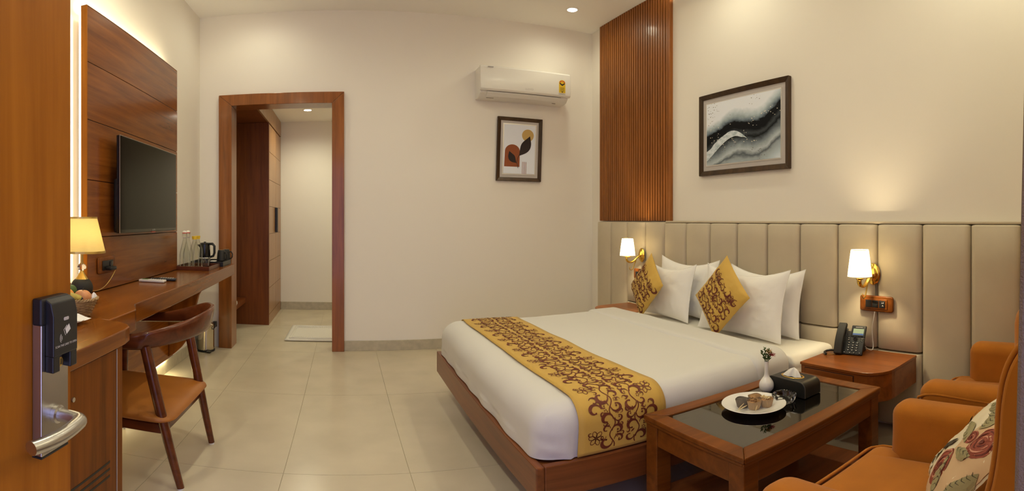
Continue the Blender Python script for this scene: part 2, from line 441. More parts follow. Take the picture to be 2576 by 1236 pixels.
# ------------------------------------------------------------ room shell
XL, XR, YB, ZC = -1.33, 2.43, 4.372, 3.20
fl = struct('floor', G().box((-1.6, -1.3, -.06), (2.6, 6.7, -.0025)), 'grout')
TX = [-1.347+.5433*k for k in range(8)]; TY = [-1.255+1.113*k for k in range(8)]
for i in range(7):
    for j in range(7):
        part(fl, 'tile', G().box((TX[i]+.0012, TY[j]+.0012, -.02), (TX[i+1]-.0012, TY[j+1]-.0012, 0)), 'tile')
struct('ceiling', G().box((-1.5, -.2, ZC), (2.6, 4.52, ZC+.1)), 'ceil')
struct('wall_left', G().box((XL-.15, -.2, 0), (XL, 4.52, ZC)), 'wall')
struct('wall_right', G().box((XR, -.2, 0), (XR+.15, 4.52, ZC)), 'wall')
DX0, DX1, DZ = -1.075, -.045, 2.31
struct('wall_back', G().box((XL-.15, YB, 0), (DX0, YB+.15, ZC)).box((DX1, YB, 0), (XR+.15, YB+.15, ZC)).box((DX0, YB, DZ), (DX1, YB+.15, ZC)), 'wall')
struct('wall_front', G().box((XL-.15, -.12, 0), (-1.08, .0, ZC)).box((.47, -.12, 0), (XR+.15, .0, ZC)).box((-1.08, -.12, 2.25), (.47, .0, ZC)), 'wall')
tr = struct('trim_1', G().add([(x, y, z) for z, f_ in ((0, .108), (2.25, .0568)) for x, y in ((.425, -.16), (.475, -.16), (.475, f_), (.425, f_))],
    [(3,2,1,0), (4,5,6,7), (0,1,5,4), (1,2,6,5), (2,3,7,6), (3,0,4,7)]), 'jamb', bevel=.004)
# passage behind the inner doorway
struct('wall_passage_left', G().box((-1.60, YB+.15, 0), (-1.45, 6.6, 2.6)), 'wall')
struct('wall_passage_right', G().box((.75, YB+.15, 0), (.9, 6.6, 2.6)), 'wall')
struct('wall_passage_back', G().box((-1.6, 6.45, 0), (.9, 6.6, 2.6)), 'wall')
struct('ceiling_passage', G().box((-1.6, YB+.15, 2.52), (.9, 6.6, 2.62)), 'ceil')
struct('baseboard_back', G().box((0, YB-.012, 0), (XR, YB, .097)), 'skirt', bevel=.002)
struct('baseboard_left', G().box((XL, 1.52, 0), (XL+.012, YB, .097)), 'skirt', bevel=.002)
struct('baseboard_passage', G().box((-.84, 6.438, 0), (.75, 6.45, .105)), 'skirt', bevel=.002)
# door lining of the inner doorway: mitred pieces
d1 = thing('door_1', None, None, (-.56, 4.43, 0), kind='structure')
g = G().prism([(-1.138, 0), (-1.017, 0), (-1.017, 2.259), (-1.138, 2.366)], 4.335, 4.545, 'y'); part(d1, 'jamb', g, 'frame', bevel=.003)
g = G().prism([(-.108, 0), (.0, 0), (.0, 2.366), (-.108, 2.259)], 4.335, 4.545, 'y'); part(d1, 'jamb', g, 'frame', bevel=.003)
g = G().prism([(-1.0165, 2.26), (-.1085, 2.26), (-.001, 2.3665), (-1.137, 2.3665)], 4.335, 4.545, 'y'); part(d1, 'head', g, 'frame', bevel=.003)

# ------------------------------------------------------------ downlights
def downlight(x, y, z, lab, lens='down', grp='recessed ceiling downlights'):
    t = thing('downlight', lab, 'ceiling light', (x, y, z), grp)
    part(t, 'ring', G().lathe([(.062, z-.004), (.062, z), (.046, z+.0), (.044, z-.004), (.062, z-.004)], (x, y, 0), 28, caps=False), 'ceil', smooth=40)
    part(t, 'lens', G().lathe([(.0, z-.003), (.045, z-.003)], (x, y, 0), 28, caps=False), lens)
where = ['above the far left corner by the inner doorway', 'lit beside the tall slatted wood panel', 'above the desk, out of the picture', 'above the bed head, out of the picture',
         'above the entrance door side', 'above the armchairs, out of the picture', 'over the foot of the bed, out of the picture', 'over the middle of the floor, out of the picture']
for (x, y), w_ in zip(DOWN, where): downlight(x, y, ZC, 'round white ceiling downlight '+w_)
downlight(-.43, 5.75, 2.52, 'small round downlight in the lower passage ceiling beyond the doorway', 'down2')
lamp('passage_beam', 'SPOT', (-.43, 5.75, 2.49), 32, spot=160, blend=1, radius=.05)
lamp('passage_beam', 'SPOT', (.35, 5.3, 2.49), 24, spot=160, blend=1, radius=.05)

# cove trough with a warm strip along the top of the right wall
cv = thing('cove_light', 'shallow light trough along the top of the right wall, just above the picture', 'cove light', (2.38, 1.5, 3.08))
part(cv, 'trough', G().box((2.34, .02, 3.085), (2.428, 3.02, 3.095)), 'ceil')
part(cv, 'lip', G().box((2.325, .02, 3.085), (2.3395, 3.02, 3.125)), 'ceil')
part(cv, 'light_strip', G().box((2.375, .05, 3.096), (2.395, 3.0, 3.102)), 'led')
lamp('cove_strip', 'AREA', (2.385, 1.52, 3.106), 40, (1, .90, .62), rot=(pi, 0, 0), size=(.02, 2.9))

# ------------------------------------------------------------ wardrobe in the passage
wr = thing('wardrobe', 'red-brown built-in wardrobe with gridded doors beyond the inner doorway', 'wardrobe', (-1.14, 5.93, 0))
part(wr, 'side_panel', G().box((-1.445, 5.42, 0), (-.842, 5.44, 2.31)), 'robe_d', bevel=.002)
part(wr, 'carcass', G().box((-1.445, 5.441, 0), (-.86, 6.445, 2.31)), 'slatback')
part(wr, 'plinth', G().box((-.858, 5.441, 0), (-.842, 6.445, .115)), 'robe_l')
zs = [.119, .427, .735, 1.043, 1.352, 1.655, 1.975, 2.298]
for c, (a, b) in enumerate([(5.441, 5.972), (5.976, 6.445)]):
    dr = part(wr, 'door', G().box((-.858, a, .119), (-.848, b, 2.30)), 'robe_d')
    for k in range(7):
        part(dr, 'panel', G().box((-.848, a+.002, zs[k]+.002), (-.841, b-.002, zs[k+1]-.002)), 'robe_l', bevel=.001)
part(wr, 'handle', G().box((-.841, 5.90, 1.05), (-.815, 5.925, 1.35)), 'black', bevel=.003)
hd = part(wr, 'handle', G().box((-.841, 5.965, 1.05), (-.815, 5.99, 1.35)), 'black', bevel=.003)
part(wr, 'fascia', G().box((-.86, 4.55, 2.312), (-.838, 6.445, 2.518)), 'robe_l', bevel=.002)
part(wr, 'soffit', G().box((-1.445, 4.55, 2.312), (-.861, 6.44, 2.33)), 'robe_d')
sb = thing('luggage_bench', 'low red-brown bench shelf fixed between doorway and wardrobe', 'shelf', (-1.27, 4.99, .26))
part(sb, 'shelf_board', G().box((-1.445, 4.56, .262), (-1.10, 5.415, .318)), 'robe_d', bevel=.003)
# pair of white slippers on the bench
sl = thing('slipper', 'white towelling slipper hanging over the edge of the low bench', 'slipper', (-1.13, 4.86, .318), 'slippers on the bench')
part(sl, 'sole', G().rbox((-1.21, 4.83, .319), (-1.085, 4.885, .329), .02, 3, (4,2,1)), 'paper', smooth=60)
part(sl, 'strap', G().grid(lambda u, v: Vector((-1.15+.065*u, 4.857-.034*cos(pi*v), .328+.038*sin(pi*v))), 5, 9), 'paper', smooth=180, solid=.004)
sl = thing('slipper', 'white towelling slipper lying behind the other on the low bench', 'slipper', (-1.17, 4.95, .318), 'slippers on the bench')
part(sl, 'sole', G().rbox((-1.25, 4.92, .319), (-1.11, 4.975, .329), .02, 3, (4,2,1)), 'paper', smooth=60)
part(sl, 'strap', G().grid(lambda u, v: Vector((-1.18+.065*u, 4.947-.034*cos(pi*v), .328+.038*sin(pi*v))), 5, 9), 'paper', smooth=180, solid=.004)
# bath mat
def matf(u, v):
    x = -.59+.62*u + .012*(1-v); y = 4.70+.68*v
    return Vector((x+.02*v, y, .012+.003*sin(9*u)*sin(7*v)))
bm_ = thing('bath_mat', 'white cotton bath mat lying on the passage floor', 'mat', (-.28, 5.04, 0))
part(bm_, 'cloth', G().grid(matf, 24, 24), 'mat', smooth=180, solid=.012)
gb = G()
for k in range(2):
    i0 = .07+.03*k
    pts = [matf(a, b)+Vector((0,0,.008)) for a, b in ((i0,i0),(1-i0,i0),(1-i0,1-i0),(i0,1-i0))]
    gb.tube(pts, .006, 6, closed=True)
for k in range(22):
    p = matf(.13+.74*k/21, .16) + Vector((0,0,.008)); gb.rbox(p-Vector((.010,.02,.003)), p+Vector((.010,.02,.003)), .003, 1)
    p = matf(.13+.74*k/21, .84) + Vector((0,0,.008)); gb.rbox(p-Vector((.010,.02,.003)), p+Vector((.010,.02,.003)), .003, 1)
    p = matf(.86, .13+.74*k/21) + Vector((0,0,.008)); gb.rbox(p-Vector((.025,.010,.003)), p+Vector((.025,.010,.003)), .003, 1)
part(bm_, 'woven_border', gb, 'mat', smooth=60)

# ------------------------------------------------------------ television wall panel with light strip behind
PX = -1.24
wp = thing('wall_panel', 'tall glossy red-brown wood wall panel behind the television', 'wall panel', (PX, 2.81, .83))
pz = [.8225, 1.110, 1.405, 1.718, 2.033, 2.362]
part(wp, 'core', G().box((-1.272, 2.146, .8225), (-1.246, 3.482, 2.358)), 'slatback')
for k in range(5):
    part(wp, 'panel', G().box((-1.274, 2.14, pz[k]+.0018), (PX, 3.487, pz[k+1]-.0018)), 'panel', bevel=.0012)
part(wp, 'edge_lipping', G().box((-1.2745, 2.134, .8225), (PX, 2.1395, 2.362)), 'door')
part(wp, 'edge_lipping', G().box((-1.2745, 2.134, 2.3622), (PX, 3.487, 2.366)), 'frame')
part(wp, 'light_strip', G().box((-1.300, 2.155, .84), (-1.288, 2.163, 2.33)), 'led')
part(wp, 'light_strip', G().box((-1.300, 2.155, 2.334), (-1.288, 3.47, 2.342)), 'led')
part(wp, 'light_strip', G().box((-1.300, 3.462, .84), (-1.288, 3.47, 2.33)), 'led')

lamp('panel_strip_top', 'AREA', (-1.297, 2.81, 2.346), 4.5, (1, .88, .56), rot=(pi, 0, 0), size=(.02, 1.25))
lamp('panel_strip_side', 'AREA', (-1.297, 2.150, 1.6), 1.5, (1, .88, .56), rot=(pi/2, 0, pi), size=(.02, 1.4))
lamp('desk_strip', 'AREA', (-1.304, 2.5, .126), 4, (1, .86, .48), rot=(0, 0, 0), size=(.015, 1.9))

# ------------------------------------------------------------ television
tv = thing('television', 'black flat television mounted on the wood wall panel', 'television', (-1.17, 2.805, 1.13))
ty0, ty1, tz0, tz1 = 2.362, 3.262, 1.128, 1.664
part(tv, 'bezel', G().box((-1.188, ty0, tz0), (-1.168, ty1, tz1)), 'blackgloss', bevel=.003)
part(tv, 'screen', G().box((-1.1685, ty0+.006, tz0+.018), (-1.1672, ty1-.006, tz1-.006)), 'tvscreen')
part(tv, 'back_housing', G().rbox((-1.225, ty0+.03, tz0+.0), (-1.187, ty1-.03, tz0+.30), .015, 2), 'black', smooth=40)
part(tv, 'wall_bracket', G().box((-1.2395, 2.65, 1.25), (-1.222, 2.95, 1.5)), 'blackm')
part(tv, 'edge_trim', G().box((-1.1685, ty0-.0012, tz0), (-1.1665, ty0+.002, tz1-.0025)), 'steel')
part(tv, 'edge_trim', G().box((-1.1685, ty0, tz1-.002), (-1.1665, ty1, tz1+.001)), 'steel')
part(tv, 'brand_lettering', text_g('LLOYD', .015, (-1.1655, 2.84, tz0+.010), (0, 1, 0), (0, 0, 1)), 'keygrey')
part(tv, 'indicator', G().box((-1.168, 2.80, tz0-.004), (-1.162, 2.86, tz0-.001)), 'red')

# ------------------------------------------------------------ desk
dk = thing('desk', 'long red-brown wall desk stepping wider towards the entrance', 'desk', (-1.1, 2.6, 0))
arc = [(-.845, 1.622), (-.80, 1.614), (-.757, 1.592), (-.731, 1.556), (-.722, 1.505)]
far = [(-1.325, 4.12), (-.94, 4.12), (-.918, 2.98), (-.908, 2.0), (-.903, 1.975), (-.852, 1.88), (-.846, 1.855), (-.846, 1.623), (-1.325, 1.623)]
part(dk, 'worktop', G().prism(far, .728, .82, 'z'), 'wood_y', bevel=.004)
near = [(-1.325, 1.622)]+arc+[(-.715, 1.0), (-.712, .74), (-1.325, .74)]
part(dk, 'worktop', G().prism(near, .765, .82, 'z'), 'wood_y', bevel=.004)
part(dk, 'back_panel', G().box((-1.318, 1.52, .135), (-1.285, 3.52, .727)), 'wood_y', bevel=.002)
# curved corbel under the far end
cb = []
ctl = [(-.985, .727), (-1.02, .70), (-1.055, .64), (-1.075, .56), (-1.088, .46), (-1.105, .38), (-1.14, .30), (-1.19, .23), (-1.245, .175), (-1.284, .15)]
poly = [(-1.284, .727)]+ctl
g = G(); n = len(poly)
g.add([(x, 3.42, z) for x, z in poly]+[(x, 3.46, z) for x, z in poly], [tuple(range(n)), tuple(range(2*n-1, n-1, -1))]+[(i, (i+1) % n, n+(i+1) % n, n+i) for i in range(n)])
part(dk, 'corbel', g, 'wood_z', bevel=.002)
part(dk, 'light_strip', G().box((-1.312, 1.55, .128), (-1.296, 3.50, .1345)), 'led')
# minibar cabinet below the near worktop
mc = thing('minibar_cabinet', 'red-brown cabinet with slotted door under the near desk end', 'cabinet', (-1.03, 1.13, 0))
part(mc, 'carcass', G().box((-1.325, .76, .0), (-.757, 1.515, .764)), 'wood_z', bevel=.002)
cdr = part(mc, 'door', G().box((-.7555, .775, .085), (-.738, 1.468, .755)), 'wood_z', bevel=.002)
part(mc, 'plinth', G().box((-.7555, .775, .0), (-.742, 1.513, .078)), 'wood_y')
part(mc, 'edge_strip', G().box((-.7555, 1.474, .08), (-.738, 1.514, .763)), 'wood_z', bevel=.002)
part(mc, 'edge_lining', G().box((-.7385, 1.469, .085), (-.7365, 1.472, .755)), 'mountgrey')
for k, (y0, zz) in enumerate([(.98, .337), (1.05, .307), (1.12, .277)]):
    part(cdr, 'vent_slot', G().box((-.7385, y0, zz-.005), (-.7372, 1.42, zz+.005)), 'blackm')
part(mc, 'key_lock', G().lathe([(.008, 0), (.008, .004), (0, .004)], (0,0,0), 12, 'x').xf(Matrix.Translation((-.738, 1.19, .66))), 'steel', smooth=40)

# socket on the panel, plug and lamp cord
so = thing('power_socket', 'dark wooden power socket plate on the panel above the desk', 'socket', (PX, 2.32, .965))
part(so, 'plate', G().rbox((PX, 2.235, .912), (PX+.011, 2.435, 1.002), (.006, .016, .016), 3), 'tablewood', smooth=50)
part(so, 'insert', G().rbox((PX+.010, 2.275, .930), (PX+.017, 2.395, .982), .004, 2), 'black', smooth=50)
part(so, 'switch', G().rbox((PX+.016, 2.352, .938), (PX+.022, 2.385, .976), .003, 2), 'blackgloss', smooth=50)
pg = thing('plug', 'black plug with thin cord in the panel socket', 'plug', (PX+.03, 2.34, .945))
part(pg, 'plug_body', G().rbox((PX+.017, 2.30, .930), (PX+.055, 2.365, .950), .006, 2), 'black', smooth=60)
cpts = []
for i in range(22):
    t = i/21
    cpts.append((PX+.05-.028*sin(pi*t)*.2-.04*t*(1-t), 2.355+.02*sin(pi*t)-.30*t**1.2, .932-.075*t-.055*sin(pi*t*.9)+.02*t*t))
cpts[-1] = (-1.19, 2.052, .86)
part(pg, 'cord', G().tube(cpts, .0022, 6), 'brassdull', smooth=60)

# ------------------------------------------------------------ table lamp
LX, LY = -1.19, 2.0
tl = thing('table_lamp', 'table lamp with glowing yellow shade and black ball base on desk', 'lamp', (LX, LY, .82))
ball = [(0.0, .8205), (.026, .8205), (.030, .823)]
for k in range(3, 17):
    a = -pi/2 + pi*k/20; ball.append((.054*cos(a), .8745+.054*sin(a)))
part(tl, 'ball_base', G().lathe(ball, (LX, LY, 0), 36), 'blackm', smooth=60)
part(tl, 'neck_cone', G().lathe([(.031, .918), (.024, .928), (.015, .942), (.010, .954), (.009, .958)], (LX, LY, 0), 28), 'brassdull', smooth=50)
cr = []
for k in range(9):
    a = -pi/2+pi*k/8; cr.append((max(.008, .023*cos(a)), .975+.0175*sin(a)))
part(tl, 'crystal_ball', G().lathe(cr, (LX, LY, 0), 9), 'crystal')
part(tl, 'pole', G().lathe([(.0075, .992), (.0075, 1.05)], (LX, LY, 0), 16).lathe([(.011, .990), (.011, .996)], (LX, LY, 0), 16), 'brassdull', smooth=50)
part(tl, 'lamp_shade', G().lathe([(.113, 1.046), (.0725, 1.212)], (LX, LY, 0), 48, caps=False), 'lampshade', smooth=60)
part(tl, 'shade_trim', G().lathe([(.1135, 1.044), (.1125, 1.054)], (LX, LY, 0), 48, caps=False), 'brassdull', solid=.002)
part(tl, 'shade_trim', G().lathe([(.074, 1.206), (.073, 1.214)], (LX, LY, 0), 48, caps=False), 'brassdull', solid=.002)
lamp('table_lamp_bulb', 'POINT', (LX, LY, 1.12), .5, (1, .74, .36), .025)

# ------------------------------------------------------------ fruit basket, saucer, dish
BX, BY = -1.005, 1.628
bk = thing('fruit_basket', 'small woven cane basket of fruit standing on the desk', 'basket', (BX, BY, .82))
g = G()
NR = 13
for k in range(NR):
    t = k/(NR-1); rad = .060+.030*t**.8; z = .824+.066*t; pts = []
    for i in range(48):
        a = 2*pi*i/48; rr = rad + .0030*(1 if k % 2 else -1)*sin(a*12)
        pts.append((BX+rr*cos(a), BY+rr*sin(a), z+.0012*sin(a*3)))
    g.tube(pts, .0030, 5, closed=True)
part(bk, 'woven_wall', g, 'wicker', smooth=60)
g = G()
for i in range(24):
    a = 2*pi*i/24; g.tube([(BX+.060*cos(a), BY+.060*sin(a), .822), (BX+.076*cos(a), BY+.076*sin(a), .853), (BX+.091*cos(a), BY+.091*sin(a), .893)], .0028, 5)
part(bk, 'stakes', g, 'wicker', smooth=60)
g = G(); 
for s_ in (0, 1):
    pts = []
    for i in range(96):
        a = 2*pi*i/96; pts.append((BX+(.092+.004*cos(a*22+pi*s_))*cos(a), BY+(.092+.004*cos(a*22+pi*s_))*sin(a), .893+.004*sin(a*22+pi*s_)))
    g.tube(pts, .0036, 5, closed=True)
part(bk, 'braided_rim', g, 'wicker', smooth=60)
part(bk, 'base', G().lathe([(0, .8212), (.062, .8212), (.062, .826), (0, .826)], (BX, BY, 0), 24), 'wicker')
def fruit(name, lab, x, y, z, r, m, sq=.92):
    t = thing(name, lab, 'fruit', (x, y, z-r*sq), 'fruit in the basket')
    pr = [(max(1e-4, r*(cos(a)**.9 if cos(a) > 0 else 0)), z+r*sq*sin(a)-(.12*r*math.exp(-((cos(a))/.3)**2) if sin(a) > 0 else 0)) for a in [-pi/2+pi*k/14 for k in range(15)]]
    part(t, 'flesh', G().lathe(pr, (x, y, 0), 22), m, smooth=60)
    part(t, 'stalk', G().tube([(x, y, z+r*sq*.8), (x+.003, y, z+r*sq+.006)], .0016, 6), 'olived', smooth=60)
fruit('apple', 'blushing apple at the right of the cane basket', BX+.032, BY+.014, .893, .036, 'fruit_a')
fruit('orange', 'orange beside the apple in the cane basket', BX-.030, BY-.012, .897, .036, 'fruit_o')
fruit('pear', 'green fruit at the back of the cane basket', BX-.045, BY+.045, .912, .028, 'green')
bn = thing('banana', 'spotted banana lying at the front of the cane basket', 'fruit', (BX-.04, BY-.06, .89), 'fruit in the basket')
pts = [(BX+.026-.062+.085*t, BY-.045-.034+.052*t, .896+.010*sin(pi*t)) for t in [k/10 for k in range(11)]]
part(bn, 'peel', G().tube(pts, [.006, .012, .0150, .0155, .0155, .0155, .0155, .015, .0145, .0135, .011], 10), 'banana', smooth=60)
part(bn, 'tip', G().tube([pts[-1], (pts[-1][0]+.006, pts[-1][1]+.001, pts[-1][2]-.002)], [.008, .006], 8), 'blackm', smooth=60)
nk = thing('napkin', 'crumpled white paper tucked into the basket rim', 'napkin', (BX+.07, BY-.03, .89))
part(nk, 'fold', G().grid(lambda u, v: Vector((BX+.068+.014*(1-v)**.6*cos(2*pi*u)*(1+.3*sin(6*pi*u)), BY+.038+.014*(1-v)**.6*sin(2*pi*u)*(1+.3*sin(6*pi*u)), .886+.030*v+.004*sin(10*pi*u)*(1-v))), 24, 6, wu=True), 'paper', smooth=180)
sc = thing('saucer', 'white saucer with folded paper at the edge of the desk', 'plate', (-.955, 1.484, .82))
part(sc, 'dish', G().lathe([(0, .8215), (.035, .8215), (.058, .829), (.072, .836), (.072, .838), (.056, .832), (.034, .825), (0, .825)], (-.955, 1.484, 0), 32), 'china', smooth=50)
part(sc, 'paper_napkin', G().grid(lambda u, v: Vector((-1.000+.105*u+.02*v, 1.452+.075*v+.012*u, .838+.012*sin(pi*u)*v+.003*sin(9*u+4*v))), 9, 9), 'paper', smooth=180)
ds = thing('small_dish', 'small black dish beside the lamp base behind the basket', 'dish', (-1.105, 1.915, .82))
part(ds, 'bowl', G().lathe([(0, .8215), (.030, .8215), (.042, .832), (.047, .840), (.044, .840), (.034, .827), (0, .825)], (-1.105, 1.915, 0), 28), 'blackgloss', smooth=50)
part(ds, 'yellow_sachet', G().rbox((-1.135, 1.895, .828), (-1.085, 1.925, .852), .008, 2, (3,2,1)), 'banana', smooth=60)
part(ds, 'black_packet', G().rbox((-1.095, 1.905, .830), (-1.07, 1.935, .862), .006, 2), 'blackm', smooth=60)

# remotes
def remote(lab, x, y, L, w, m, rz, dark):
    t = thing('remote_control', lab, 'remote', (x, y, .82), 'remotes on the desk', rz)
    part(t, 'body', G().rbox((-L/2, -w/2, .001), (L/2, w/2, .017), .006, 3), m, smooth=60)
    bt = G()
    for i in range(6):
        for j in range(3): bt.rbox((-L*.40+i*L*.09, -w*.32+j*w*.23, .0165), (-L*.40+i*L*.09+L*.05, -w*.32+j*w*.23+w*.15, .0195), .002, 1)
    part(t, 'buttons', bt, dark, smooth=60)
    part(t, 'display', G().rbox((L*.16, -w*.34, .0165), (L*.40, w*.34, .0185), .001, 1), 'green' if m != 'black' else 'blackgloss')
remote('white air conditioner remote lying on the desk', -1.135, 2.745, .165, .05, 'acwhite', pi, 'mountgrey')
remote('black television remote lying behind the white one on desk', -1.10, 2.835, .165, .045, 'black', pi+.12, 'keygrey')

# ------------------------------------------------------------ trays with bottles, kettle, glasses, mugs
def tray(lab, x0, x1, y0, y1, h, m, grp):
    t = thing('serving_tray', lab, 'tray', ((x0+x1)/2, (y0+y1)/2, .82), grp)
    part(t, 'base', G().box((x0, y0, .821), (x1, y1, .827)), m)
    for a, b in (((x0, y0), (x1, y0+.010)), ((x0, y1-.010), (x1, y1)), ((x0, y0+.0101), (x0+.010, y1-.0101)), ((x1-.010, y0+.0101), (x1, y1-.0101))):
        part(t, 'rim', G().box((a[0], a[1], .8272), (b[0], b[1], .821+h)), m, bevel=.002)
tray('dark wooden tray holding the glass bottles on the desk', -1.26, -.985, 3.47, 3.79, .030, 'tray', 'trays on the desk')
tray('black tray box under the upturned mugs at desk end', -1.24, -.965, 3.81, 4.09, .040, 'black', 'trays on the desk')
def bottle(lab, x, y, tall, grp):
    t = thing('water_bottle', lab, 'bottle', (x, y, .828), grp)
    z = .828
    if tall:
        pr = [(0, 0), (.037, 0), (.040, .004), (.040, .105), (.037, .125), (.027, .165), (.017, .205), (.0135, .225), (.0135, .262), (.0155, .264), (.0155, .270), (.012, .272)]
        part(t, 'glass_body', G().lathe([(r, z+q) for r, q in pr], (x, y, 0), 28), 'glasswater', smooth=50)
        part(t, 'stopper', G().lathe([(.0165, z+.271), (.0165, z+.281), (.011, z+.288), (0, z+.290)], (x, y, 0), 20), 'china', smooth=50)
        part(t, 'seal', G().lathe([(.0172, z+.268), (.0172, z+.2745)], (x, y, 0), 20), 'red', smooth=50)
        part(t, 'wire_clip', G().tube([(x-.018, y, z+.235), (x-.019, y, z+.275), (x, y, z+.292), (x+.019, y, z+.275), (x+.018, y, z+.235)], .0014, 6).lathe([(.0148, z+.232), (.0155, z+.235), (.0148, z+.238)], (x, y, 0), 20, caps=False), 'steel', smooth=60)
    else:
        pr = [(0, 0), (.033, 0), (.036, .004), (.036, .13), (.034, .150), (.026, .178), (.017, .204), (.0135, .214), (.0135, .226)]
        part(t, 'glass_body', G().lathe([(r, z+q) for r, q in pr], (x, y, 0), 28), 'glasswater', smooth=50)
        part(t, 'cap', G().lathe([(.017, z+.224), (.0165, z+.226), (.020, z+.245), (.019, z+.249), (0, z+.249)], (x, y, 0), 24), 'yellow', smooth=40)
bottle('tall clear bottle with clip stopper at front of tray', -1.205, 3.56, 1, 'clip-stoppered bottles')
bottle('tall clear bottle with clip stopper behind its twin', -1.205, 3.645, 1, 'clip-stoppered bottles')
bottle('clear water bottle with yellow cap at front of tray', -1.118, 3.535, 0, 'yellow-capped bottles')
bottle('clear water bottle with yellow cap behind its twin', -1.118, 3.622, 0, 'yellow-capped bottles')
def glass(lab, x, y):
    t = thing('drinking_glass', lab, 'glass', (x, y, .828), 'glasses on the tray')
    z = .828
    part(t, 'tumbler', G().lathe([(0, z), (.021, z), (.0245, z+.075), (.0232, z+.075), (.0198, z+.009), (0, z+.008)], (x, y, 0), 22), 'glass', smooth=40)
glass('small clear tumbler at the right front of the tray', -1.025, 3.53)
glass('small clear tumbler tucked behind the yellow-capped bottles', -1.075, 3.74)
kt = thing('kettle', 'black electric kettle with looped handle behind the bottles', 'kettle', (-1.10, 3.93, .86))
kx, ky, kz = -1.138, 3.885, .861
part(kt, 'power_base', G().lathe([(.052, kz), (.052, kz+.012), (.043, kz+.017), (0, kz+.017)], (kx, ky, 0), 28), 'black', smooth=40)
part(kt, 'jug', G().lathe([(.045, kz+.018), (.047, kz+.028), (.043, kz+.12), (.041, kz+.138)], (kx, ky, 0), 32), 'blackgloss', smooth=50)
part(kt, 'steel_band', G().lathe([(.0445, kz+.018), (.0482, kz+.021), (.0482, kz+.027), (.0468, kz+.030)], (kx, ky, 0), 32, caps=False), 'steel', smooth=50)
part(kt, 'lid', G().lathe([(.042, kz+.138), (.042, kz+.144), (.034, kz+.150), (.010, kz+.152), (.010, kz+.158), (0, kz+.158)], (kx, ky, 0), 32), 'black', smooth=40)
part(kt, 'handle', G().tube([(kx+.034, ky-.006, kz+.141), (kx+.070, ky-.012, kz+.142), (kx+.086, ky-.015, kz+.124), (kx+.086, ky-.015, kz+.068), (kx+.076, ky-.013, kz+.042), (kx+.044, ky-.008, kz+.032)], [.010, .011, .0105, .010, .010, .009], 10), 'black', smooth=60)
part(kt, 'spout', G().prism([(-.041, .108), (-.064, .134), (-.040, .136)], -.012, .012, 'y').xf(Matrix.Translation((kx, ky, kz))), 'black', bevel=.003)
def mug(lab, x, y, a):
    t = thing('mug', lab, 'mug', (x, y, .862), 'upturned mugs', a)
    part(t, 'cup', G().lathe([(.039, 0), (.0385, .006), (.034, .06), (.029, .083), (.026, .087), (0, .087)], (0, 0, 0), 28), 'blackm', smooth=50, local=True)
    part(t, 'foot_ring', G().lathe([(.020, .087), (.020, .0885), (.0255, .0885), (.0255, .087)], (0, 0, 0), 28, caps=False), 'wicker', local=True)
    part(t, 'handle', G().tube([(.031, 0, .066), (.050, 0, .068), (.062, 0, .05), (.060, 0, .024), (.050, 0, .010), (.036, 0, .014)], .0052, 8), 'blackm', smooth=60, local=True)
mug('upturned black mug at the front of the black tray box', -1.012, 3.945, -.5)
mug('upturned black mug behind its twin on the black tray box', -.998, 4.046, -.25)
sp = thing('sachet', 'white and gold sachet lying beside the kettle base', 'sachet', (-1.0, 3.82, .86))
part(sp, 'packet', G().rbox((-1.075, 3.815, .8615), (-1.03, 3.87, .867), .003, 2), 'paper', smooth=60)

# ------------------------------------------------------------ desk chair
dc = thing('desk_chair', 'dark wooden desk chair with wrap-round back and tan seat', 'chair', (-.92, 2.09, 0))
def seatd(p):
    q = Vector(p); u = (q.x+.93)/.26; v = (q.y-2.09)/.30
    if q.z > .345: q.z += .012*(1-min(1, u*u))*(1-min(1, v*v)) - .006*max(0, u)**4
    return q
part(dc, 'seat', G().rbox((-1.20, 1.805, .325), (-.672, 2.385, .372), (.07, .07, .022), 5, (6, 6, 1), seatd), 'seatlea', smooth=60)
part(dc, 'seat_rail', G().rbox((-1.15, 1.83, .275), (-.705, 2.36, .326), (.02, .02, .006), 2), 'chairwood', smooth=40)
for lab_, p0, p1 in (('rear', (-.795, 1.845, .668), (-.640, 1.842, .008)), ('rear', (-.775, 2.335, .675), (-.652, 2.345, .008))):
    part(dc, 'leg', G().tube([p0, [(a*.55+b*.45) for a, b in zip(p0, p1)], p1], [.0235, .0225, .0155], 14), 'chairwood', smooth=60)
    part(dc, 'glide', G().lathe([(.0135, 0), (.0135, .0085)], (p1[0], p1[1], 0), 14), 'acwhite', smooth=40)
for p0, p1 in (((-1.135, 1.85, .640), (-1.155, 1.835, .008)), ((-1.135, 2.36, .640), (-1.155, 2.375, .008))):
    part(dc, 'leg', G().tube([p0, [(a+b)/2 for a, b in zip(p0, p1)], p1], [.020, .021, .0145], 14), 'chairwood', smooth=60)
    part(dc, 'glide', G().lathe([(.0125, 0), (.0125, .0085)], (p1[0], p1[1], 0), 14), 'acwhite', smooth=40)
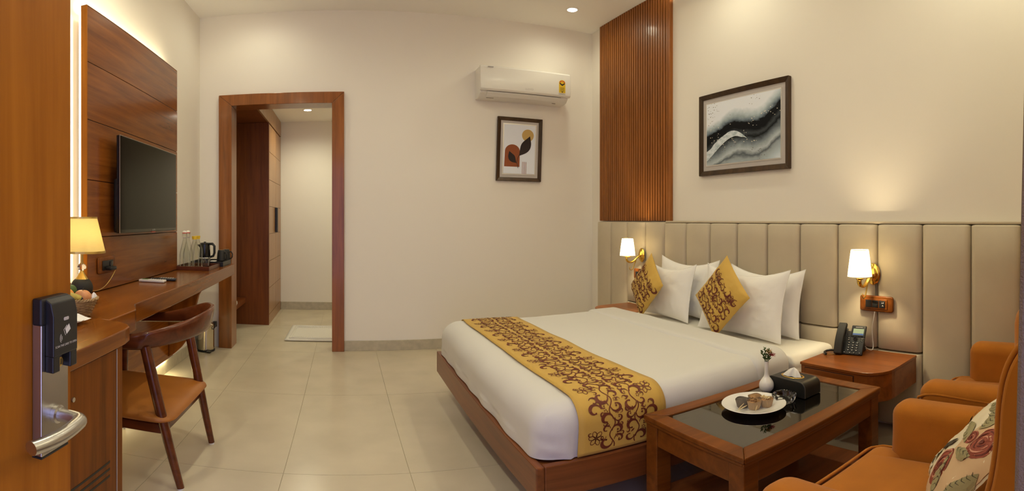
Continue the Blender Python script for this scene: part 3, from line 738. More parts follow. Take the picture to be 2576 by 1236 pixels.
# wrap-round band: plan path with top, bottom heights and thickness
plan = [(-1.16, 1.835, .668, .636, .020), (-1.05, 1.815, .690, .645, .023), (-.94, 1.812, .705, .648, .025), (-.85, 1.822, .722, .652, .026), (-.785, 1.845, .738, .655, .026),
        (-.715, 1.895, .757, .667, .022), (-.655, 1.965, .775, .678, .019), (-.618, 2.06, .792, .684, .017), (-.612, 2.15, .798, .687, .017), (-.632, 2.24, .797, .686, .018), (-.685, 2.315, .788, .682, .020),
        (-.765, 2.365, .757, .672, .024), (-.85, 2.392, .728, .662, .026), (-.95, 2.402, .706, .654, .025), (-1.06, 2.396, .690, .648, .023), (-1.16, 2.375, .668, .638, .020)]
def cr_spline(P, n):
    out = []
    m = len(P)
    for i in range(m-1):
        p0, p1, p2, p3 = P[max(i-1, 0)], P[i], P[i+1], P[min(i+2, m-1)]
        for k in range(n):
            t = k/n
            out.append([.5*((2*b)+(-a+c)*t+(2*a-5*b+4*c-d)*t*t+(-a+3*b-3*c+d)*t**3) for a, b, c, d in zip(p0, p1, p2, p3)])
    out.append(list(P[-1])); return out
pp = cr_spline(plan, 5)
g = G(); vs = []; NN = 12
for i, q in enumerate(pp):
    a = pp[max(0, i-1)]; b = pp[min(len(pp)-1, i+1)]
    tx, ty = b[0]-a[0], b[1]-a[1]; l = hypot(tx, ty); nx, ny = ty/l, -tx/l
    hz = (q[2]-q[3])/2; cz = (q[2]+q[3])/2; w = q[4]
    lean = .012 if hz > .04 else 0
    for k in range(NN):
        an = 2*pi*k/NN; ca, sa = cos(an), sin(an)
        ex = (abs(ca)**.6)*(1 if ca > 0 else -1); ez = (abs(sa)**.75)*(1 if sa > 0 else -1)
        off = w*.8*ex + lean*ez
        vs.append((q[0]+nx*off, q[1]+ny*off, cz+hz*ez))
fs = [(i*NN+k, i*NN+(k+1) % NN, (i+1)*NN+(k+1) % NN, (i+1)*NN+k) for i in range(len(pp)-1) for k in range(NN)]
fs += [tuple(range(NN-1, -1, -1)), tuple((len(pp)-1)*NN+k for k in range(NN))]
part(dc, 'backrest', g.add(vs, fs), 'chairwood', smooth=70)

# ------------------------------------------------------------ pedal bin
pb_ = thing('pedal_bin', 'small round steel pedal bin on the floor near the doorway', 'bin', (-1.225, 4.22, 0))
bx, by = -1.225, 4.215
part(pb_, 'base_ring', G().lathe([(.080, .001), (.082, .004), (.082, .016), (.077, .02)], (bx, by, 0), 36), 'black', smooth=40)
part(pb_, 'body', G().lathe([(.076, .0205), (.076, .235)], (bx, by, 0), 40, caps=False), 'steel2', smooth=60)
part(pb_, 'lid', G().lathe([(.078, .236), (.078, .246), (.070, .262), (.045, .274), (0, .279)], (bx, by, 0), 40), 'steel2', smooth=50)
part(pb_, 'pedal', G().rbox((bx+.03, by-.105, .008), (bx+.075, by-.06, .018), .004, 2), 'black', smooth=50)
part(pb_, 'carry_handle', G().tube([(bx+.076, by-.03, .21), (bx+.092, by-.03, .235), (bx+.09, by+.03, .262), (bx+.074, by+.035, .25)], .005, 8), 'black', smooth=60)
part(pb_, 'hinge', G().box((bx+.055, by+.03, .22), (bx+.088, by+.062, .27)), 'black', bevel=.003)
# ------------------------------------------------------------ air conditioner
ac = thing('air_conditioner', 'white split air conditioner high on the back wall', 'air conditioner', (1.63, 4.37, 2.33))
bodyp = [(4.371, 2.630), (4.215, 2.632), (4.20, 2.60), (4.192, 2.40), (4.20, 2.372), (4.235, 2.345), (4.30, 2.334), (4.371, 2.334)]
part(ac, 'casing', G().prism(bodyp, 1.200, 2.068, 'x'), 'acwhite', smooth=35, bevel=.006)
frontp = [(4.199, 2.634), (4.178, 2.630), (4.165, 2.612), (4.158, 2.52), (4.156, 2.43), (4.160, 2.402), (4.172, 2.388), (4.191, 2.386)]
part(ac, 'front_panel', G().prism(frontp, 1.192, 2.078, 'x'), 'acwhite', smooth=30, bevel=.004)
part(ac, 'vane', G().prism([(4.187, 2.381), (4.183, 2.374), (4.222, 2.343), (4.226, 2.349)], 1.262, 1.985, 'x'), 'acwhite', bevel=.001)
part(ac, 'vane_gap', G().box((1.258, 4.1895, 2.3825), (1.99, 4.1915, 2.3855)), 'acgrey')
part(ac, 'side_slot', G().box((1.275, 4.262, 2.336), (1.345, 4.272, 2.341)), 'acgrey')
part(ac, 'side_slot', G().box((1.93, 4.262, 2.336), (1.965, 4.272, 2.341)), 'acgrey')
part(ac, 'brand_lettering', text_g('LLOYD', .026, (1.655, 4.1552, 2.425), (1, 0, 0), (0, 0, 1)), 'mountgrey')
lb = part(ac, 'energy_label', G().prism([(1.987+.033*cos(pi*k/12), 2.525+.030*sin(pi*k/12)) for k in range(13)]+[(1.954, 2.425), (2.020, 2.425)], 4.1545, 4.1560, 'y'), 'yellow')
gl_ = G(); f_ = plane_map((1.987, 4.1538, 2.525), (1, 0, 0), (0, 0, 1))
for k in range(5):
    a = pi*(k+.5)/5; blob(gl_, f_, .024*cos(a), .020*sin(a), .006, .006)
part(lb, 'stars', gl_, 'red')
gl_ = G(); ribbon(gl_, f_, [(-.026, -.004), (0, -.022), (.026, -.004)], [.005, .009, .005])
for k in range(4): ribbon(gl_, f_, [(-.022, -.05-.011*k), (.022, -.05-.011*k)], [.0016, .0016])
blob(gl_, f_, 0, -.092, .006)
part(lb, 'label_print', gl_, 'blackm')
part(ac, 'model_print', G().box((1.95, 4.1542, 2.4085), (2.02, 4.1552, 2.4125)), 'acgrey')
part(ac, 'indicator', G().box((1.262, 4.157, 2.612), (1.312, 4.164, 2.616)), 'mountgrey')

# ------------------------------------------------------------ pictures
def frame4(par, P, w, h, fw, dep, mat, name='frame_rail'):
    # P maps (a, b, c) with c out of the wall
    for poly in ([(-w/2, -h/2), (w/2, -h/2), (w/2-fw, -h/2+fw), (-w/2+fw, -h/2+fw)], [(-w/2, h/2), (w/2, h/2), (w/2-fw, h/2-fw), (-w/2+fw, h/2-fw)],
                 [(-w/2, -h/2), (-w/2+fw, -h/2+fw), (-w/2+fw, h/2-fw), (-w/2, h/2)], [(w/2, -h/2), (w/2-fw, -h/2+fw), (w/2-fw, h/2-fw), (w/2, h/2)]):
        g = G(); n = 4
        inner = [1 if (abs(abs(a)-w/2) > 1e-6 and abs(abs(b)-h/2) > 1e-6) else 0 for a, b in poly]
        vs = [P(a, b, 0) for a, b in poly] + [P(a*(.997 if not i_ else 1), b*(.997 if not i_ else 1), dep*(1 if not i_ else .62)) for (a, b), i_ in zip(poly, inner)]
        g.add(vs, [(3,2,1,0), (4,5,6,7)]+[(i, (i+1) % 4, 4+(i+1) % 4, 4+i) for i in range(4)])
        part(par, name, g, mat, bevel=.003)
p1 = thing('picture', 'small portrait framed print of leaf, sun and arch under the air conditioner', 'picture', (1.63, 4.36, 1.877), 'framed wall prints')
th_ = radians(-.4)
def P1(a, b, c): return Vector((1.632+a*cos(th_)-b*sin(th_)*0 + (-.018)*(-b/.31)*.6, 4.371-c, 1.877+b))
P1 = (lambda a, b, c: Vector((1.632+a+.022*b, 4.371-c-.02*(b+.31)/.62*.5, 1.877+b-.006*a)))
frame4(p1, P1, .455, .617, .036, .026, 'framewood')
def quad(P, a0, b0, a1, b1, c): return G().add([P(a0,b0,c), P(a1,b0,c), P(a1,b1,c), P(a0,b1,c)], [(0,1,2,3)])
def slab(P, a0, b0, a1, b1, c0, c1):
    return G().add([P(a0,b0,c0), P(a1,b0,c0), P(a1,b1,c0), P(a0,b1,c0), P(a0,b0,c1), P(a1,b0,c1), P(a1,b1,c1), P(a0,b1,c1)],
                   [(0,3,2,1),(4,5,6,7),(0,1,5,4),(1,2,6,5),(2,3,7,6),(3,0,4,7)])
part(p1, 'mount', slab(P1, -.1925, -.2735, .1925, .2735, .002, .012), 'mountgrey')
part(p1, 'slip', slab(P1, -.170, -.248, .170, .248, .012, .0145), 'silver')
pa = part(p1, 'print_sheet', slab(P1, -.158, -.236, .158, .236, .0145, .016), 'art_bg')
sx, sy = .455/407, .617/600
def zp(x, y): return ((x-468.5)*sx, -(y-850)*sy)
def layer(c): return lambda a, b: P1(a, b, c)
g = G(); blob(g, layer(.0164), *zp(541, 716), 54*sx, 58*sy, n=32); part(pa, 'sun', g, 'art_sun')
g = G(); fn = layer(.0168); ac_ = [zp(333, 1016)]+[zp(404-67*cos(pi*k/16), 874-66*sin(pi*k/16)) for k in range(17)]+[zp(471, 1016)]
g.add([fn(*p) for p in ac_], [tuple(range(len(ac_)))]); part(pa, 'arch', g, 'art_arch')
g = G(); fn = layer(.0172)
leafp(g, fn, *zp(465, 912), *zp(560, 722), 44*sx, 15, bend=-.06); leafp(g, fn, *zp(443, 980), *zp(377, 872), 30*sx, 13, bend=.10)
ribbon(g, fn, [zp(466, 905), zp(452, 935), zp(446, 975), zp(452, 1000), zp(458, 1028)], [2.2*sx]*5)
part(pa, 'leaves', g, 'art_leaf')
g = G()
for xx in (497, 509, 520, 531): ribbon(g, fn, [zp(xx, 967), zp(xx, 1081)], [1.8*sx]*2)
part(pa, 'lines', g, 'art_arch')

def ink_mat():
    m, nt, b = newmat('ink_wash_painting')
    N = nt.nodes.new
    tc = N('ShaderNodeTexCoord'); sep = N('ShaderNodeSeparateXYZ'); link(nt, tc.outputs['Generated'], sep.inputs[0])
    # generated: y runs far(1) to near(0) -> u = 1 - y ; v = 1 - z
    def mth(op, a, b_=None, c=None):
        n = N('ShaderNodeMath'); n.operation = op
        for i, q in enumerate((a, b_, c)):
            if q is None: continue
            if isinstance(q, (int, float)): n.inputs[i].default_value = q
            else: link(nt, q, n.inputs[i])
        return n.outputs[0]
    u = mth('SUBTRACT', 1.0, sep.outputs['Y']); v = mth('SUBTRACT', 1.0, sep.outputs['Z'])
    def ramp(src, stops, interp='B_SPLINE'):
        r = N('ShaderNodeValToRGB'); r.color_ramp.interpolation = interp; e = r.color_ramp.elements
        while len(e) < len(stops): e.new(.5)
        for k, (p, c) in enumerate(stops):
            e[k].position = p; e[k].color = (c, c, c, 1) if isinstance(c, (int, float)) else (*c, 1)
        link(nt, src, r.inputs[0]); return r.outputs[0]
    nz = N('ShaderNodeTexNoise'); nz.inputs['Scale'].default_value = 3.4; nz.inputs['Detail'].default_value = 6; nz.inputs['Distortion'].default_value = .6
    link(nt, tc.outputs['Generated'], nz.inputs['Vector'])
    nf = N('ShaderNodeTexNoise'); nf.inputs['Scale'].default_value = 16; nf.inputs['Detail'].default_value = 8
    link(nt, tc.outputs['Generated'], nf.inputs['Vector'])
    cen = ramp(u, [(0, .60), (.2, .49), (.38, .36), (.55, .42), (.72, .46), (.86, .34), (1, .17)])
    wob = mth('MULTIPLY_ADD', nz.outputs['Fac'], .16, -.08)
    t = mth('MULTIPLY_ADD', mth('ADD', mth('SUBTRACT', v, cen), wob), .74, .30)
    t = mth('ADD', t, mth('MULTIPLY_ADD', nf.outputs['Fac'], .05, -.025))
    W1, PG, MG, BK = (.84, .89, .98), (.50, .60, .66), (.17, .22, .27), (.004, .005, .007)
    c1 = ramp(t, [(0, W1), (.13, W1), (.19, PG), (.255, MG), (.285, BK), (.37, BK), (.42, (.05, .06, .07)), (.46, BK), (.50, (.10, .12, .14)), (.56, (.26, .31, .35)),
                  (.62, (.50, .57, .61)), (.665, (.10, .12, .14)), (.70, (.33, .38, .41)), (.80, PG), (.92, W1)], 'LINEAR')
    # pale streak sweeping through the left half
    cs = ramp(u, [(0, .88), (.12, .74), (.28, .58), (.42, .535), (.54, .62), (.62, .70), (1, .80)])
    ts = mth('ABSOLUTE', mth('SUBTRACT', mth('ADD', v, mth('MULTIPLY', wob, .35)), cs))
    wid = ramp(u, [(0, .075), (.3, .055), (.5, .03), (.58, .0), (1, .0)], 'LINEAR')
    mask = mth('LESS_THAN', ts, wid)
    st = ramp(nf.outputs['Fac'], [(.35, (.42, .52, .57)), (.62, (.78, .84, .90))], 'LINEAR')
    mx = N('ShaderNodeMix'); mx.data_type = 'RGBA'; link(nt, mask, mx.inputs[0]); link(nt, c1, mx.inputs[6]); link(nt, st, mx.inputs[7])
    # speckles of pale and dark ink
    vo = N('ShaderNodeTexVoronoi'); vo.inputs['Scale'].default_value = 34; link(nt, tc.outputs['Generated'], vo.inputs['Vector'])
    big = N('ShaderNodeTexNoise'); big.inputs['Scale'].default_value = 5; link(nt, tc.outputs['Generated'], big.inputs['Vector'])
    dot = mth('LESS_THAN', vo.outputs['Distance'], mth('MULTIPLY', mth('GREATER_THAN', big.outputs['Fac'], .56), .20))
    inv = mth('LESS_THAN', mth('ABSOLUTE', mth('SUBTRACT', t, .37)), .16)
    sc_ = ramp(inv, [(0, (.16, .14, .11)), (1, (.85, .78, .66))], 'CONSTANT')
    m2 = N('ShaderNodeMix'); m2.data_type = 'RGBA'; link(nt, dot, m2.inputs[0]); link(nt, mx.outputs[2], m2.inputs[6]); link(nt, sc_, m2.inputs[7])
    link(nt, m2.outputs[2], b.inputs['Base Color']); b.inputs['Roughness'].default_value = .7; b.inputs['Specular IOR Level'].default_value = .15
    return m
MT['ink'] = ink_mat()
p2 = thing('picture', 'large framed abstract ink painting in black and grey above the bed', 'picture', (2.42, 2.287, 1.826), 'framed wall prints')
P2 = lambda a, b, c: Vector((XR-.001-c, 2.2875-a, 1.826+b))
frame4(p2, P2, .838, .608, .036, .030, 'framewood')
part(p2, 'mount', slab(P2, -.384, -.269, .384, .269, .002, .013), 'mountgrey')
part(p2, 'slip', slab(P2, -.352, -.236, .352, .236, .013, .0155), 'silver')
part(p2, 'painting', slab(P2, -.344, -.228, .344, .228, .0155, .0175), 'ink')

# ------------------------------------------------------------ slatted panel above the bed head
spn = thing('slat_panel', 'tall panel of narrow upright wood slats in the far right corner', 'slat panel', (2.42, 3.6, 1.19))
part(spn, 'backing', G().box((2.420, 3.055, 1.192), (2.4295, 4.150, ZC-.002)), 'slatback')
for k in range(31):
    y = 3.078+.0353*k
    part(spn, 'slat', G().box((2.398, y, 1.192), (2.4205, y+.0235, ZC-.003)), 'slat')
part(spn, 'edge_board', G().box((2.397, 3.050, 1.192), (2.4295, 3.073, ZC-.003)), 'slat', bevel=.001)

# ------------------------------------------------------------ upholstered headboard wall
hb = thing('headboard', 'long beige leatherette headboard of padded upright channels along right wall', 'headboard', (2.40, 2.2, 0))
ys = [4.155, 3.899, 3.627, 3.346, 3.078, 2.812, 2.548, 2.281, 2.015, 1.757, 1.489, 1.234, .970, .705, .447, .190, .015]
for k in range(16):
    a, b = ys[k+1], ys[k]
    x0 = 2.352 if k >= 4 else 2.358
    zt = 1.176 if k >= 4 else 1.184
    if k in (2, 3): spans = [(.482, zt), (.04, .478)]
    elif 4 <= k <= 9: spans = [(.571, zt), (.20, .5695)]
    elif k in (10, 11): spans = [(.482, zt), (.04, .478)]
    else: spans = [(.04, zt)]
    for z0, z1 in spans:
        sg = (1, 3, 6)
        def puff(p, a=a, b=b, z0=z0, z1=z1, x0=x0):
            q = Vector(p); w = (q.y-(a+b)/2)/((b-a)/2); w = max(-1, min(1, w)); e = min(q.z-z0, z1-q.z)
            if q.x < 2.40: q.x -= .010*(1-w*w)*min(1, max(0, e)/.03) - .004
            return q
        part(hb, 'channel', G().rbox((x0, a+.0012, z0), (2.4285, b-.0012, z1), (.028, .030, .009), 4, sg, puff), 'leather', smooth=60)
part(hb, 'backboard', G().box((2.41, .01, .03), (2.4285, 4.15, 1.15)), 'slatback')
part(hb, 'cap_strip', G().rbox((2.372, .012, 1.178), (2.4285, 3.075, 1.192), .005, 2), 'leather', smooth=60)

# ------------------------------------------------------------ bed
bd = thing('bed', 'low double bed with red-brown wooden platform frame', 'bed', (1.5, 2.28, 0))
FX0, FX1, FY0, FY1, FZ0, FZ1 = .597, 2.345, 1.440, 3.115, .185, .327
part(bd, 'foot_rail', G().box((FX0, FY0, FZ0), (FX0+.03, FY1, FZ1)), 'bedwood_y', bevel=.004)
part(bd, 'side_rail', G().box((FX0+.0305, FY0, FZ0), (FX1, FY0+.03, FZ1)), 'bedwood', bevel=.004)
part(bd, 'side_rail', G().box((FX0+.0305, FY1-.03, FZ0), (FX1, FY1, FZ1)), 'bedwood', bevel=.004)
part(bd, 'platform', G().box((FX0+.031, FY0+.031, FZ0+.06), (FX1, FY1-.031, FZ1-.010)), 'bedwood')
part(bd, 'plinth', G().box((FX0+.30, FY0+.27, .001), (FX1-.05, FY1-.27, FZ0+.06)), 'bedwood')
mt_ = thing('mattress', 'mattress in a white striped fitted sheet showing at bed head', 'mattress', (1.5, 2.28, .32))
def mdisp(p):
    q = Vector(p); n = noise.noise(Vector((q.x*9, q.y*9, q.z*9)))
    if q.y < 1.53 and q.x > 1.86: q.y += .012*noise.noise(Vector((q.x*16, 2, q.z*22))) - .004
    if q.x < 1.915: q.y = 2.277+(q.y-2.277)*.965; q.x = max(q.x, .70)+.03
    if q.z > .47: q.z += .004*noise.noise(Vector((q.x*5, q.y*5, 1)))
    return q
part(mt_, 'fitted_sheet', G().rbox((.68, 1.484, .318), (2.340, 3.07, .496), (.06, .05, .05), 5, (50, 44, 6), mdisp), 'sheet', smooth=180)
dv = thing('duvet', 'thick white duvet spread over the bed with turned-back fold', 'duvet', (1.27, 2.28, .33))
def sst(a, b, x): t = max(0, min(1, (x-a)/(b-a))); return t*t*(3-2*t)
def ddisp(p):
    q = Vector(p); q.z = max(q.z, .3312)
    if q.z > .40: q.z += .005*noise.noise(Vector((q.x*3.2, q.y*3.2, 0))) + .002*noise.noise(Vector((q.x*9, q.y*9, 4)))
    hgt = max(0, min(1, (q.z-.33)/.2))
    if q.x < .80:                                    # foot side bulges softly and ripples along the hem
        q.x -= .012*(1-hgt)*0 + .006*noise.noise(Vector((1, q.y*4.2, q.z*5)))*(1 if q.x < .66 else .3)
        if q.z < .38: q.x += .010*noise.noise(Vector((3, q.y*6, 0)))
    if q.y < 1.50 and q.z < .53:
        q.y -= .012*sst(.665, .69, q.x-.10*(1-hgt)**2*.4)*(1-sst(.722, .748, q.x))*(1-hgt)**.6   # hospital-corner flap
        if q.x < .70: q.y += .006*sin(q.z*95+q.x*20)*(1-hgt)*.6
        q.y += .004*noise.noise(Vector((q.x*6, 5, q.z*7)))
    return q
def opened(g, test):
    g.f = [f for f in g.f if not test(sum((Vector(g.v[i]) for i in f), Vector())/len(f))]; return g
part(dv, 'cover', opened(G().rbox((.611, 1.463, .215), (1.90, 3.092, .548), (.115, .085, .10), 8, (56, 60, 14), ddisp), lambda c: c.z < .3313 or c.x > 1.80 and c.z < .54), 'white', smooth=180)
def fdisp(p):
    q = Vector(p); q.z = max(q.z, .3405); q.z += .004*noise.noise(Vector((q.x*5, q.y*4, 7)))
    q.x += .030*sin((q.y-1.45)*1.9) - .018 + .006*noise.noise(Vector((0, q.y*5, 2)))
    return q
part(dv, 'turned_fold', opened(G().rbox((1.655, 1.449, .24), (1.915, 3.100, .561), (.045, .095, .075), 7, (6, 60, 12), fdisp), lambda c: 1.4735 < c.y < 3.078 and c.z < .503), 'white', smooth=180)

# bed runner laid across, with scroll print
RX0, RX1 = .752, 1.118
OFF = .0075; yn, yf, zt_, rr_ = 1.463-OFF-.002, 3.092+OFF, .550+OFF, .10
def cross(s):
    h = zt_-rr_-.335
    if s < h: return (yn, .335+s, -1, 0)
    s -= h; L = rr_*pi/2
    if s < L: a = s/rr_; return (yn+rr_-rr_*cos(a), zt_-rr_+rr_*sin(a), -cos(a), sin(a))
    s -= L; T = (yf-yn)-2*rr_
    if s < T: return (yn+rr_+s, zt_, 0, 1)
    s -= T
    if s < L: a = s/rr_; return (yf-rr_+rr_*sin(a), zt_-rr_+rr_*cos(a), sin(a), cos(a))
    s -= L; return (yf, zt_-rr_-s, 1, 0)
LRUN = 2*(zt_-rr_-.335) + rr_*pi + (yf-yn)-2*rr_
def runf(eps):
    def fn(a, s):
        y, z, ny, nz = cross(max(0, min(LRUN, s))); w = .0
        x = (RX0+RX1)/2 + a + .006*sin(s*3.1) + .004*sin(s*7)
        dz = .003*noise.noise(Vector((x*4, y*4, 3)))
        if nz > .5: z += dz + .0045*noise.noise(Vector((x*3.2, y*3.2, 0)))
        y += ny*eps; z += nz*eps
        return Vector((x, y, z))
    return fn
rn = thing('bed_runner', 'mustard bed runner with maroon scroll print across the bed foot', 'bed runner', (.935, 2.28, .33))
f0 = runf(0.0)
part(rn, 'cloth', G().grid(lambda u, v: f0((u-.5)*(RX1-RX0), v*LRUN), 14, 150), 'mustard', smooth=180, solid=.003)
def scroll_field(fns, wid, s0, s1, R, seed, keep=None, flowers=True):
    r_ = random.Random(seed); g = G(); fn, fc, fb, fd = fns; ok = keep or (lambda a, s: True)
    P = R*3.7; nv = max(1, int(round(wid/(R*4.3)))); L = s1-s0
    for k in range(nv):
        ac = -wid/2 + wid*(k+.5)/nv; ph = k*pi*.9
        sa = lambda s: ac + R*.42*sin(2*pi*s/P+ph)
        n = int(L/(R*.35)); seg = []
        for i in range(n+1):
            s = s0+L*i/n; a = sa(s)
            if ok(a, s): seg.append((a, s))
            else:
                if len(seg) > 2: ribbon(g, fn, seg, [R*.085]*len(seg))
                seg = []
        if len(seg) > 2: ribbon(g, fn, seg, [R*.085]*len(seg))
        m = int(L/(P/2))
        for i in range(m):
            s = s0+(i+.5)*P/2; side = 1 if (i+k) % 2 else -1; a = sa(s)
            for sd, sc, ds in ((side, 1.0, 0), (-side, .72, R*.25)):
                rr = R*sc*r_.uniform(.88, 1.08); ca, cs = a+sd*rr*1.16, s+ds+r_.uniform(-.12, .12)*R
                if not ok(ca+sd*rr*.6, cs) or cs > s1-R*.8 or cs < s0+R*.6: continue
                comma(g, fc, ca, cs, rr, (pi if sd > 0 else 0), (1 if r_.random() < .5 else -1), r_.uniform(.19, .27))
                if r_.random() < .55: blob(g, fd, ca, cs+r_.uniform(-.1, .1)*R, rr*.17, n=8)
                ta, ts = ca+sd*rr*.55, cs+P*.25
                if ok(ta+sd*R*.3, ts) and ts < s1-R*.5: comma(g, fb, ta, ts, R*r_.uniform(.36, .48), r_.uniform(0, 6.28), sd, .24)
                q = r_.random(); da, dss = ca-sd*rr*.1, cs-P*.24
                if ok(da, dss) and dss > s0+R*.5:
                    if q < .30:
                        for j in range(5): blob(g, fd, da+R*.24*cos(j*1.257), dss+R*.24*sin(j*1.257), R*.10, n=6)
                    elif q < .45: blob(g, fd, da, dss, R*.19, n=9)
                    elif q < .75: leafp(g, fd, da-R*.3, dss-R*.2, da+R*.35, dss+R*.3, R*.14, 7)
    if flowers:
        i = 0; s = s0+R*2
        while s < s1-R:
            for sd in (-1, 1):
                a = sd*(wid/2+R*.55); ss = s + (R*2.4 if sd > 0 else 0)
                if ok(a, ss) and ss < s1-R:
                    if i % 2 == 0: flower(g, fb, a, ss, R*1.25, r_.uniform(0, 1)); comma(g, fd, a+sd*R*.9, ss+R*.8, R*.42, r_.uniform(0, 6), sd, .2)
                    else: comma(g, fc, a, ss, R*1.05, pi/2*(1+sd)+r_.uniform(-.4, .4), -sd, .22); comma(g, fd, a-sd*R*.2, ss+R*1.5, R*.7, r_.uniform(0, 6), sd, .22)
                i += 1
            s += R*4.3; i += 1
    return g
part(rn, 'scroll_print', scroll_field([runf(.0027), runf(.0031), runf(.0035), runf(.0039)], .205, .015, LRUN-.02, .0250, 5), 'print', stuff=True)

# ------------------------------------------------------------ pillows
def pillow_fn(w, h, T, k=.075, seed=0, wr=.006, slump=0):
    def fn(s, t, side):
        s = max(-1, min(1, s)); t = max(-1, min(1, t))
        x = w/2*s*(1-k*(1-t*t)); y = h/2*t*(1-k*(1-s*s))
        if slump: y -= slump*(1-s*s)*(max(0, (t+1)/2))**2
        z = T*max(0, (1-abs(s)**3.2)*(1-abs(t)**3.2))**.62
        e = (1-s**8)*(1-t**8)
        z += wr*e*noise.noise(Vector((s*2.6+seed, t*2.6, side*3+seed))) + wr*.55*e*noise.noise(Vector((s*6+seed, t*4+s*3, side))) + wr*.3*noise.noise(Vector((s*11+seed, t*9, side)))
        return Vector((x, y, side*z))
    return fn
def orient(c, lean, yaw=0, spin=0):
    N = Vector((-cos(lean), 0, sin(lean))); U = Vector((sin(lean), 0, cos(lean))); R_ = Vector((0, -1, 0))
    if spin: R_, U = R_*cos(spin)+U*sin(spin), U*cos(spin)-R_*sin(spin)
    M = Matrix((R_, U, N)).transposed().to_4x4()
    return Matrix.Translation(c) @ Matrix.Rotation(yaw, 4, 'Z') @ M
def pillow(name, lab, cat, grp, c, w, h, T, lean, mat, yaw=0, spin=0, seed=0, k=.075, wr=.006, prt=None):
    fn = pillow_fn(w, h, T, k, seed, wr, .042 if cat == 'pillow' else 0); M = orient(Vector(c), lean, yaw, spin)
    low = min((M @ fn(i/15-1, j/15-1, sd)).z for i in range(31) for j in range(31) for sd in (1, -1))
    c = (c[0], c[1], c[2]+.5065-low); M = orient(Vector(c), lean, yaw, spin)
    t = thing(name, lab, cat, c, grp); g = G()
    for side in (1, -1): g.grid(lambda u, v: M @ fn(u*2-1, v*2-1, side), 44, 44)
    part(t, 'pillowcase' if cat == 'pillow' else 'cover', g, mat, smooth=180)
    if prt: prt(t, M, fn)
    else:
        gs = G(); e = [(-1,-1),(1,-1),(1,1),(-1,1),(-1,-1)]; pts = []
        for q in range(4):
            for i in range(12): f_ = i/12; pts.append(M @ fn(e[q][0]*(1-f_)+e[q+1][0]*f_, e[q][1]*(1-f_)+e[q+1][1]*f_, 1))
        part(t, 'edge_seam', gs.tube(pts, .0022, 6, closed=True), mat, smooth=60)
    return t
pillow('pillow', 'white pillow standing at the back on the left of the bed', 'pillow', 'white bed pillows', (2.258, 2.685, .690), .64, .425, .052, radians(8), 'pillow', seed=1)
pillow('pillow', 'white pillow at the back on the right against the headboard', 'pillow', 'white bed pillows', (2.255, 1.955, .690), .60, .41, .052, radians(9), 'pillow', seed=2)
pillow('pillow', 'white pillow in front on the left behind the far mustard cushion', 'pillow', 'white bed pillows', (2.128, 2.745, .675), .56, .40, .05, radians(11), 'pillow', seed=3)
pillow('pillow', 'white pillow in front on the right behind the near mustard cushion', 'pillow', 'white bed pillows', (2.120, 2.01, .700), .68, .42, .052, radians(12), 'pillow', seed=4)
def cush_print(seed, side_open):
    def prt(t, M, fn):
        pf = lambda a, b, e: M @ (fn(a/(sz/2), b/(sz/2), 1) + Vector((0, 0, e)))
        sz = .335 if seed == 21 else .355; hs = sz/2
        keep = lambda a, s: abs(a) < hs-.016 and abs(s-hs) < hs-.012 and a < hs-.075
        fl2 = [(lambda a, s, e=e: pf(max(-hs, min(hs, a)), max(-hs, min(hs, s-hs)), e)) for e in (.0020, .0024, .0028, .0032)]; f2 = fl2[3]
        g = scroll_field(fl2, .31, .005, .33, .0240, seed, keep, flowers=False)
        for q in range(3): flower(g, f2, [.075, -.02, .08][q], [.07, .17, .26][q], .034, q)
        part(t, 'scroll_print', g, 'print', stuff=True)
    return prt
pillow('cushion', 'mustard scroll-print cushion stood on its corner on the far side', 'cushion', 'mustard scroll cushions', (2.005, 2.822, .715), .335, .335, .042, radians(14), 'mustard', yaw=radians(-8), spin=radians(45+6), seed=5, k=.05, prt=cush_print(21, 0))
pillow('cushion', 'mustard scroll-print cushion stood on its corner on the near side', 'cushion', 'mustard scroll cushions', (1.990, 2.05, .735), .355, .355, .044, radians(15), 'mustard', yaw=radians(-6), spin=radians(45+5), seed=6, k=.05, prt=cush_print(33, 0))

# ------------------------------------------------------------ nightstands
def nightstand(lab, ya, yb, flip):
    # ya: bed-side y, yb: rounded-corner side y
    t = thing('nightstand', lab, 'nightstand', (2.2, (ya+yb)/2, .33), 'wall-hung nightstands')
    sg = 1 if yb > ya else -1
    def outline(x0, inset):
        r = .13; P = [(2.334, ya+sg*inset), (x0, ya+sg*inset)]
        for k in range(9):
            a = pi/2*k/8; P.append((x0+r-r*cos(a), yb-sg*inset-sg*r+sg*r*sin(a)))
        P.append((2.334, yb-sg*inset)); return P
    part(t, 'top', G().prism(outline(1.938, 0), .466, .480, 'z'), 'stand', bevel=.002)
    part(t, 'body', G().prism(outline(1.944, .003), .325, .4655, 'z'), 'stand', bevel=.002)
    y0, y1 = ya+sg*.030, ya+sg*.30
    d = part(t, 'drawer', G().box((1.938, min(y0, y1), .342), (1.946, max(y0, y1), .452)), 'stand', bevel=.0015)
    part(t, 'drawer_gap', G().box((1.943, min(y0, y1)-.004, .338), (1.9438, max(y0, y1)+.004, .456)), 'slatback')
    ym = (y0+y1)/2
    g = G()
    for s_ in (-1, 1):
        g.tube([(1.935, ym, .405), (1.922, ym+s_*.018, .411), (1.924, ym+s_*.042, .428)], [.004, .0055, .003], 8)
        g.tube([(1.935, ym, .405), (1.922, ym+s_*.016, .398), (1.924, ym+s_*.035, .384)], [.004, .005, .003], 8)
    part(d, 'bow_pull', g, 'blackm', smooth=60)
nightstand('wall-hung nightstand with the black telephone on top', 1.438, .985, 0)
nightstand('wall-hung nightstand on the far side of the bed', 3.122, 3.535, 0)

